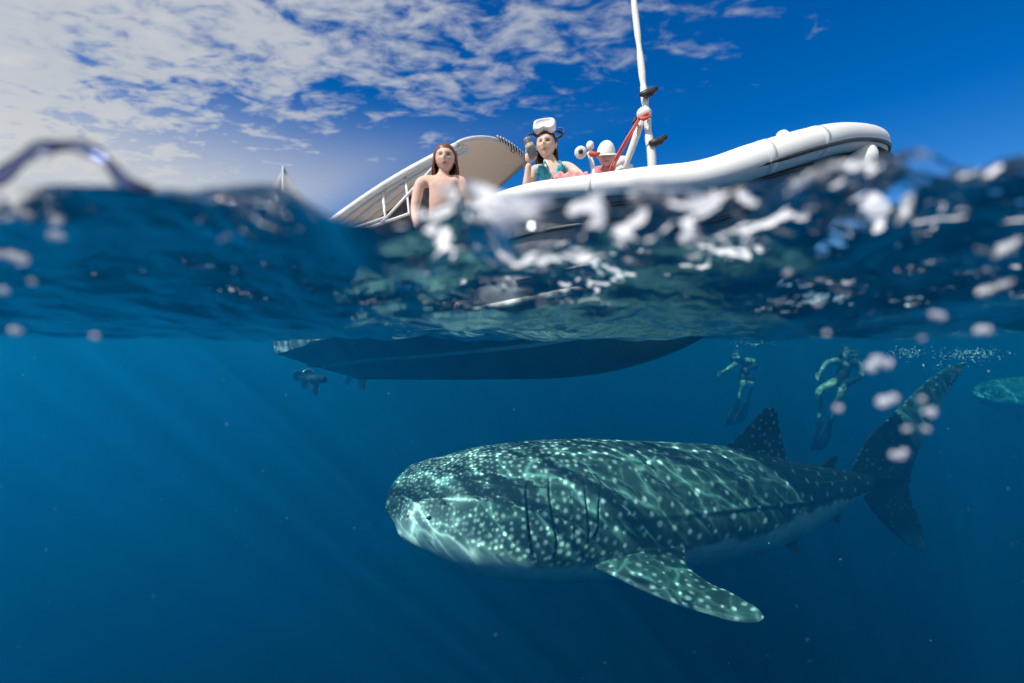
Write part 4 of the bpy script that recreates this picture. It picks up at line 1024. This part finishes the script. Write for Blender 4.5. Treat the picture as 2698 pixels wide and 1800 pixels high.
# snorkellers hanging under the surface behind the shark
def swim_fin(name, a, d, side, L, W, root, m):
    d = d.normalized(); n = d.cross(side).normalized(); V, F = [], []
    for i in range(15):
        u = i / 14; w = W * (.34 + .66 * min(1, max(0, (u - .18) / .45))) * (1 if u < .93 else .93)
        for j in range(7):
            q = j / 6 * 2 - 1; V.append(a + d * L * u + side * q * w * .5 + n * (.02 * math.sin(u * 3) + .006 * abs(q)))
    for i in range(14):
        for j in range(6): F.append((i * 7 + j, i * 7 + j + 1, (i + 1) * 7 + j + 1, (i + 1) * 7 + j))
    o = mesh_obj(name, [q - Vector(root.location) for q in V], F, m, root); so = o.modifiers.new('solid', 'SOLIDIFY'); so.thickness = .012; return o
M_FIN = mat('dark_swim_fin', (.025, .03, .04), .5)
def snorkeller(label, J, fw, hc, seed, hairm, hh=.12):
    J = {k: Vector(v) for k, v in J.items()}
    root, body, JJ = person(label, J, fw, UP, (.60, .44, .34), [(J['wl'], J['wl'] - J['el'], (0, -1, 0), .35, 1), (J['wr'], J['wr'] - J['er'], (0, -1, 0), .35, -1)], head_c=hc, hh=hh, group=None)
    hair('hair', root, Vector(hc), fw, UP, hh, hairm, .10, strands=60, seed=seed)
    garment('swimsuit', root, body, lambda p: JJ['pelvis'].z - .10 < p.z < JJ['chest'].z + .05 and abs(p.x - JJ['waist'].x) < .2, M_BLACKF)
    v, f = dive_mask(Vector(hc) + fw.normalized() * .085 + Vector((0, 0, .012)), fw, UP, .085, .05, None); o = mesh_obj('mask', [q - Vector(root.location) for q in v], f, mat('clear_grey_mask', (.20, .26, .28), .15), root)
    h = Vector(hc); v, f = tube_geo(catmull([h + Vector((.02, -.12, -.06)), h + Vector((.10, -.08, -.04)), h + Vector((.12, 0, .06)), h + Vector((.12, .04, .12))], 14), .010, 8); mesh_obj('snorkel', [q - Vector(root.location) for q in v], f, M_DARK, root)
    for k, a in (('l', 'al'), ('r', 'ar')):
        d = (J['t' + k] - J[a]); swim_fin('swim_fin', J[a] + d * .3, d, Vector((1, .1, 0)).normalized(), .62, .22, root, M_FIN)
    return root
Y3 = 7.6
J = dict(pelvis=P(2216, 1002, Y3), waist=P(2222, 985, Y3), chest=P(2228, 966, Y3), collar=P(2230, 950, Y3), neck=P(2230, 943, Y3 - .03), skull=P(2230, 934, Y3 - .08),
         sr=P(2206, 950, Y3), er=P(2178, 955, Y3 - .1), wr=P(2159, 985, Y3 - .2), sl=P(2258, 954, Y3), el=P(2272, 990, Y3 - .1), wl=P(2228, 1015, Y3 - .3),
         hr=P(2200, 1006, Y3), kr=P(2156, 1030, Y3 - .25), ar=P(2160, 1085, Y3), tr=P(2158, 1105, Y3 + .02), hl=P(2228, 1008, Y3), kl=P(2216, 1038, Y3 - .3), al=P(2194, 1085, Y3), tl=P(2186, 1105, Y3 + .02))
snorkeller('snorkeller facing the camera with arms out, nearer to the shark tail', J, Vector((0, -1, -.15)), P(2230, 930, Y3 - .08), 5, M_HAIR_D)
Y4 = 9.2
J = dict(pelvis=P(1962, 990, Y4), waist=P(1965, 975, Y4), chest=P(1970, 958, Y4), collar=P(1964, 948, Y4), neck=P(1952, 946, Y4 - .05), skull=P(1945, 944, Y4 - .1),
         sr=P(1945, 954, Y4 - .1), er=P(1925, 968, Y4 - .2), wr=P(1900, 983, Y4 - .3), sl=P(1984, 950, Y4), el=P(1992, 968, Y4 - .15), wl=P(1968, 972, Y4 - .3),
         hr=P(1955, 994, Y4), kr=P(1960, 1012, Y4 - .15), ar=P(1950, 1038, Y4), tr=P(1945, 1052, Y4), hl=P(1972, 994, Y4), kl=P(1980, 1008, Y4 - .2), al=P(1976, 1036, Y4), tl=P(1970, 1050, Y4))
snorkeller('farther snorkeller reaching forward just under the surface right of the hull', J, Vector((-.5, -1, -.1)), P(1940, 938, Y4 - .12), 6, M_HAIR_D)

# ------------------------------------------------------------------ sailboat far away
sb = empty('sailboat', P(745, 895, 37)); tag(sb, 'faint pale sailboat far off behind the water to the left', 'sailboat')
M_SAIL = mat('pale_sail', (.42, .43, .44), .8); M_SHULL = mat('pale_hull', (.6, .62, .64), .4)
def sbp(x, y, dy=0): return P(x, y, 37 + dy) - Vector(sb.location)
v, f = tube_geo([sbp(738, 880), sbp(742, 600), sbp(746, 438)], [.09, .08, .06], 10); mesh_obj('mast', v, f, M_SHULL, sb)
def sail(name, a, b, c, belly):
    N = 16; V = []
    for i in range(N + 1):
        for j in range(N + 1):
            u, w = i / N, j / N; p = a.lerp(b, u).lerp(c, w) ; V.append(p + Vector((0, belly * math.sin(math.pi * u) * (1 - w) * w * 2.5, 0)))
    F = [(i * (N + 1) + j, i * (N + 1) + j + 1, (i + 1) * (N + 1) + j + 1, (i + 1) * (N + 1) + j) for i in range(N) for j in range(N)]
    o = mesh_obj(name, V, F, M_SAIL, sb); so = o.modifiers.new('solid', 'SOLIDIFY'); so.thickness = .03
sail('mainsail', sbp(742, 850), sbp(985, 850), sbp(748, 440), .3)
sail('headsail', sbp(560, 850, -.5), sbp(735, 860), sbp(742, 452), -.2)
V, F = [], []
for i in range(21):
    u = i / 20; x = -4.5 + 9 * u; w = 1.35 * math.sin(math.pi * min(1, .12 + .88 * u)) ** .6
    for b, z in ((-w, .9), (-w * .9, .1), (0, -.5), (w * .9, .1), (w, .9)): V.append(Vector((x, b, z - .1)))
for i in range(20):
    for k in range(4): F.append((i * 5 + k, i * 5 + k + 1, (i + 1) * 5 + k + 1, (i + 1) * 5 + k))
    F.append((i * 5 + 4, i * 5, (i + 1) * 5, (i + 1) * 5 + 4))
F += [(4, 3, 2, 1, 0), tuple(100 + k for k in range(5))]
mesh_obj('hull', V, F, M_SHULL, sb)

# ------------------------------------------------------------------ froth, bubbles, drifting specks
def foam_material():
    m = bpy.data.materials.new('bubble_froth'); m.use_nodes = True; t = NT(m.node_tree); out = t.n('ShaderNodeOutputMaterial')
    df = t.n('ShaderNodeBsdfDiffuse'); df.inputs[0].default_value = (.82, .84, .90, 1); tr = t.n('ShaderNodeBsdfTranslucent'); tr.inputs[0].default_value = (.80, .82, .90, 1)
    gl = t.n('ShaderNodeBsdfGlossy'); gl.inputs[1].default_value = .12; a = t.n('ShaderNodeMixShader'); a.inputs[0].default_value = .5
    t.l(df.outputs[0], a.inputs[1]); t.l(tr.outputs[0], a.inputs[2]); b = t.n('ShaderNodeMixShader'); lw = t.n('ShaderNodeLayerWeight'); lw.inputs[0].default_value = .35
    t.l(lw.outputs['Fresnel'], b.inputs[0]); t.l(a.outputs[0], b.inputs[1]); t.l(gl.outputs[0], b.inputs[2]); t.l(b.outputs[0], out.inputs[0]); return m
M_FOAM = foam_material()
rf = random.Random(21)
def blob_geo(c, r, el=(1, 1, 1), rot=0.0, seg=8, rings=6, rough=.25):
    R = Matrix.Rotation(rot, 3, 'Y'); v, f = ellipsoid_geo(c, (r * el[0], r * el[1], r * el[2]), seg, rings, R)
    s = rf.uniform(0, 99)
    return [c + (q - c) * (1 + rough * mnoise.noise((q - c) / r * 1.3 + Vector((s, 0, 0)))) for q in v], f
def foam_cluster(px, py, Y, n, sx, sy, r0, r1, flat=.6, rot=.0):
    out = []
    for _ in range(max(2, int(n * .3))):
        x = rf.gauss(px, sx); y = rf.gauss(py, sy); c = P(x, y, Y * rf.uniform(.93, 1.07)); r = rf.uniform(r0, r1) * Y / .5
        out.append(blob_geo(c, r, (rf.uniform(.7, 2.6), 1, rf.uniform(flat * .4, flat * 1.2)), rot + rf.uniform(-.6, .6), 12, 9, .9))
    return out
parts = []
for a in ((1240, 540, .47, 7, 40, 28, .004, .010, 1.2, 1.2), (1190, 560, .48, 6, 30, 25, .003, .008, 1.2, .9), (1330, 580, .48, 6, 45, 22, .003, .008, .7, .3), (1120, 600, .52, 7, 60, 14, .002, .006, .5, .0),
          (1400, 560, .46, 6, 35, 25, .003, .008, .8, .2), (1560, 560, .47, 6, 60, 25, .003, .008, .6, .3), (1700, 530, .46, 10, 50, 22, .004, .011, .6, .3), (1790, 590, .48, 9, 50, 30, .003, .009, .6, .8),
          (1930, 560, .50, 7, 40, 30, .003, .009, .5, .5), (1450, 660, .60, 14, 90, 22, .002, .007, .4, .1), (1350, 700, .62, 9, 50, 14, .002, .006, .4, .1), (1250, 640, .60, 9, 90, 8, .002, .006, .3, .05),
          (1600, 680, .62, 10, 70, 18, .002, .005, .5, .1), (1860, 680, .62, 8, 80, 30, .002, .005, .5, .1), (2080, 640, .55, 7, 50, 40, .002, .006, .5, -.3), (2330, 525, .45, 5, 55, 12, .003, .007, .5, -.5),
          (2190, 545, .46, 3, 25, 8, .003, .006, .5, -.3), (2560, 650, .48, 5, 70, 12, .003, .008, .5, -.2), (2620, 690, .48, 5, 50, 16, .003, .007, .5, .1), (2600, 760, .5, 4, 40, 18, .004, .007, .8, .1),
          (2200, 755, .55, 5, 25, 12, .002, .005, .6, -.3), (100, 545, .42, 5, 45, 14, .004, .009, .8, .2), (880, 620, .55, 5, 50, 12, .002, .005, .5, .1), (700, 620, .55, 3, 30, 10, .002, .004, .6, .1), (420, 570, .5, 3, 40, 8, .003, .006, .4, .1)):
    parts += foam_cluster(*a)
# clouds of tiny bubbles under the chop further off
for cx, cy_, Y, n, sx, sy in ((2395, 930, 5.2, 90, 26, 7), (2560, 932, 5.0, 150, 45, 8), (2490, 960, 5.0, 30, 70, 12), (1990, 905, 6.5, 50, 60, 4), (1245, 860, 3.6, 40, 50, 8)):
    for _ in range(n): parts.append(blob_geo(P(rf.gauss(cx, sx), rf.gauss(cy_, sy), Y * rf.uniform(.97, 1.03)), rf.uniform(.003, .009), (1, 1, 1), 0, 5, 4, .1))
v, f = join_geo(parts); o = mesh_obj('sea_foam', v, f, M_FOAM); tag(o, 'white froth and foam where the wave laps in front of the boat', 'foam', kind='stuff')

def bubble_material():
    m = bpy.data.materials.new('air_bubble'); m.use_nodes = True; t = NT(m.node_tree); out = t.n('ShaderNodeOutputMaterial')
    df = t.n('ShaderNodeBsdfDiffuse'); df.inputs[0].default_value = (.84, .85, .93, 1); tl = t.n('ShaderNodeBsdfTranslucent'); tl.inputs[0].default_value = (.84, .85, .93, 1); tr = t.n('ShaderNodeBsdfTransparent')
    a = t.n('ShaderNodeMixShader'); a.inputs[0].default_value = .5; t.l(df.outputs[0], a.inputs[1]); t.l(tl.outputs[0], a.inputs[2])
    lw = t.n('ShaderNodeLayerWeight'); lw.inputs[0].default_value = .5; b = t.n('ShaderNodeMixShader'); k = t.smooth(lw.outputs['Facing'], .25, .95, .88, .05)
    t.l(k, b.inputs[0]); t.l(tr.outputs[0], b.inputs[1]); t.l(a.outputs[0], b.inputs[2]); t.l(b.outputs[0], out.inputs[0]); return m
M_BUB = bubble_material()
BUB = [((2315, 960), (2342, 985), 3, 22, 'three-lobed bright bubble left of the shark tail'), ((2340, 1058), None, 2, 26, 'long pale bubble in front of the tail fin edge'), ((2208, 1075), None, 1, 17, 'hazy bubble over the feet of the nearer snorkeller'),
       ((2445, 1085), None, 2, 17, 'pale bubble on the dark upper tail lobe'), ((2428, 1052), None, 1, 15, 'dim blue bubble high on the tail lobe'), ((2390, 1130), None, 1, 16, 'dim round bubble on the middle of the tail lobe'), ((2440, 1130), None, 1, 14, 'dim bubble at the trailing edge of the tail lobe'),
       ((2372, 1190), None, 2, 20, 'wide glowing bubble at the base of the tail lobe'), ((2178, 878), None, 1, 9, 'small lilac bubble above the nearer snorkeller'), ((2155, 798), None, 1, 12, 'round lilac bubble high over the snorkellers'),
       ((2590, 862), None, 2, 18, 'soft lilac bubble near the right edge under the wave'), ((2470, 828), None, 2, 18, 'soft lilac bubble under the wave right of the snorkellers'), ((2428, 892), None, 1, 13, 'dim blue bubble just above the bubble cloud'),
       ((1427, 800), None, 1, 11, 'single round bubble below the foam near the middle'), ((592, 629), None, 2, 15, 'bright slanted bubble alone left of the foam'), ((30, 680), None, 3, 26, 'long bright bubble at the left edge'),
       ((8, 765), None, 1, 24, 'big bright bubble cut by the left edge'), ((86, 742), None, 1, 17, 'dim round bubble low at the left'), ((150, 625), None, 2, 20, 'pair of hazy bubbles under the bright splash at left'), ((75, 555), (110, 550), 3, 34, 'brightest white bubble cluster under the splash at left'),
       ((258, 530), None, 1, 20, 'ringed bubble right of the splash arch'), ((160, 545), None, 1, 22, 'white bubble between the bright cluster and the arch'), ((818, 594), None, 1, 10, 'small round bubble below the left end of the boat'), ((120, 410), None, 1, 24, 'white drop hanging on the splash arch'),
       ((40, 870), None, 1, 20, 'faint blue bubble low at the far left'), ((250, 885), None, 1, 16, 'faint blue bubble beside the one at far left')]
for (p, p2, nl, rpx, lab) in BUB:
    Y = .48 if p[1] > 500 else YF - .03
    parts = []
    for i in range(nl):
        q = (p[0] + (i - (nl - 1) / 2) * rpx * 1.0, p[1] + (rf.uniform(-.5, .5) * rpx if nl > 1 else 0)); c = P(q[0], q[1], Y)
        parts.append(blob_geo(c, rpx / F_PX * Y * rf.uniform(.42, .72), (rf.uniform(.9, 1.4), 1, rf.uniform(.7, 1.1)), rf.uniform(-.5, .5), 14, 10, .35))
    base = parts[0][0][0].copy(); v, f = join_geo(parts); v = [q_ - base for q_ in v]
    if nl > 1:
        me = bpy.data.meshes.new('t'); me.from_pydata([tuple(x) for x in v], [], f); o = bpy.data.objects.new('t', me); COL.objects.link(o)
        rm = o.modifiers.new('r', 'REMESH'); rm.mode = 'VOXEL'; rm.voxel_size = rpx / F_PX * Y * .12; rm.use_smooth_shade = True
        m2 = bpy.data.meshes.new_from_object(o.evaluated_get(bpy.context.evaluated_depsgraph_get())); v = [x.co.copy() for x in m2.vertices]; f = [tuple(x.vertices) for x in m2.polygons]
        bpy.data.objects.remove(o); bpy.data.meshes.remove(me); bpy.data.meshes.remove(m2)
    o = mesh_obj('air_bubble', v, f, M_BUB); o.location = base; tag(o, lab, 'bubble', 'air bubbles near the lens')

# splash arch: a loop of water thrown up over the lip on the left
def splash_material():
    m = bpy.data.materials.new('splash_water'); m.use_nodes = True; t = NT(m.node_tree); out = t.n('ShaderNodeOutputMaterial')
    tr = t.n('ShaderNodeBsdfTransparent'); tr.inputs[0].default_value = (.40, .44, .62, 1); gl = t.n('ShaderNodeBsdfGlossy'); gl.inputs[1].default_value = .04
    fr = t.n('ShaderNodeFresnel'); fr.inputs[0].default_value = 1.33; mx = t.n('ShaderNodeMixShader'); t.l(fr.outputs[0], mx.inputs[0]); t.l(tr.outputs[0], mx.inputs[1]); t.l(gl.outputs[0], mx.inputs[2]); t.l(mx.outputs[0], out.inputs[0]); return m
pts = [(-60, 500), (0, 466), (60, 418), (110, 392), (170, 384), (230, 392), (285, 430), (330, 480), (400, 505)]
path = catmull([P(x, y, YF + .01) for x, y in pts], 60)
v, f = tube_geo(path, [0.0048 + .0022 * math.sin(i * .21) ** 2 for i in range(61)], 12)
v = [q - path[0] for q in v]; o = mesh_obj('water_splash', v, f, splash_material()); o.location = path[0]; tag(o, 'dark-rimmed arch of splashing water above the waterline at the left', 'splash')

# specks drifting in the water
parts = []
for _ in range(420):
    Y = 1.0 + 5.0 * rf.random() ** 1.3; x = rf.uniform(-50, 2750); y = rf.uniform(930, 1800)
    parts.append(blob_geo(P(x, y, Y), rf.uniform(.0007, .0018) * (Y / 2) ** .5, (1, 1, rf.uniform(.6, 1.6)), rf.uniform(0, 3), 5, 4, .2))
v, f = join_geo(parts); o = mesh_obj('plankton_specks', v, f, M_FOAM); tag(o, 'pale plankton specks drifting through the blue water', 'plankton', kind='stuff')
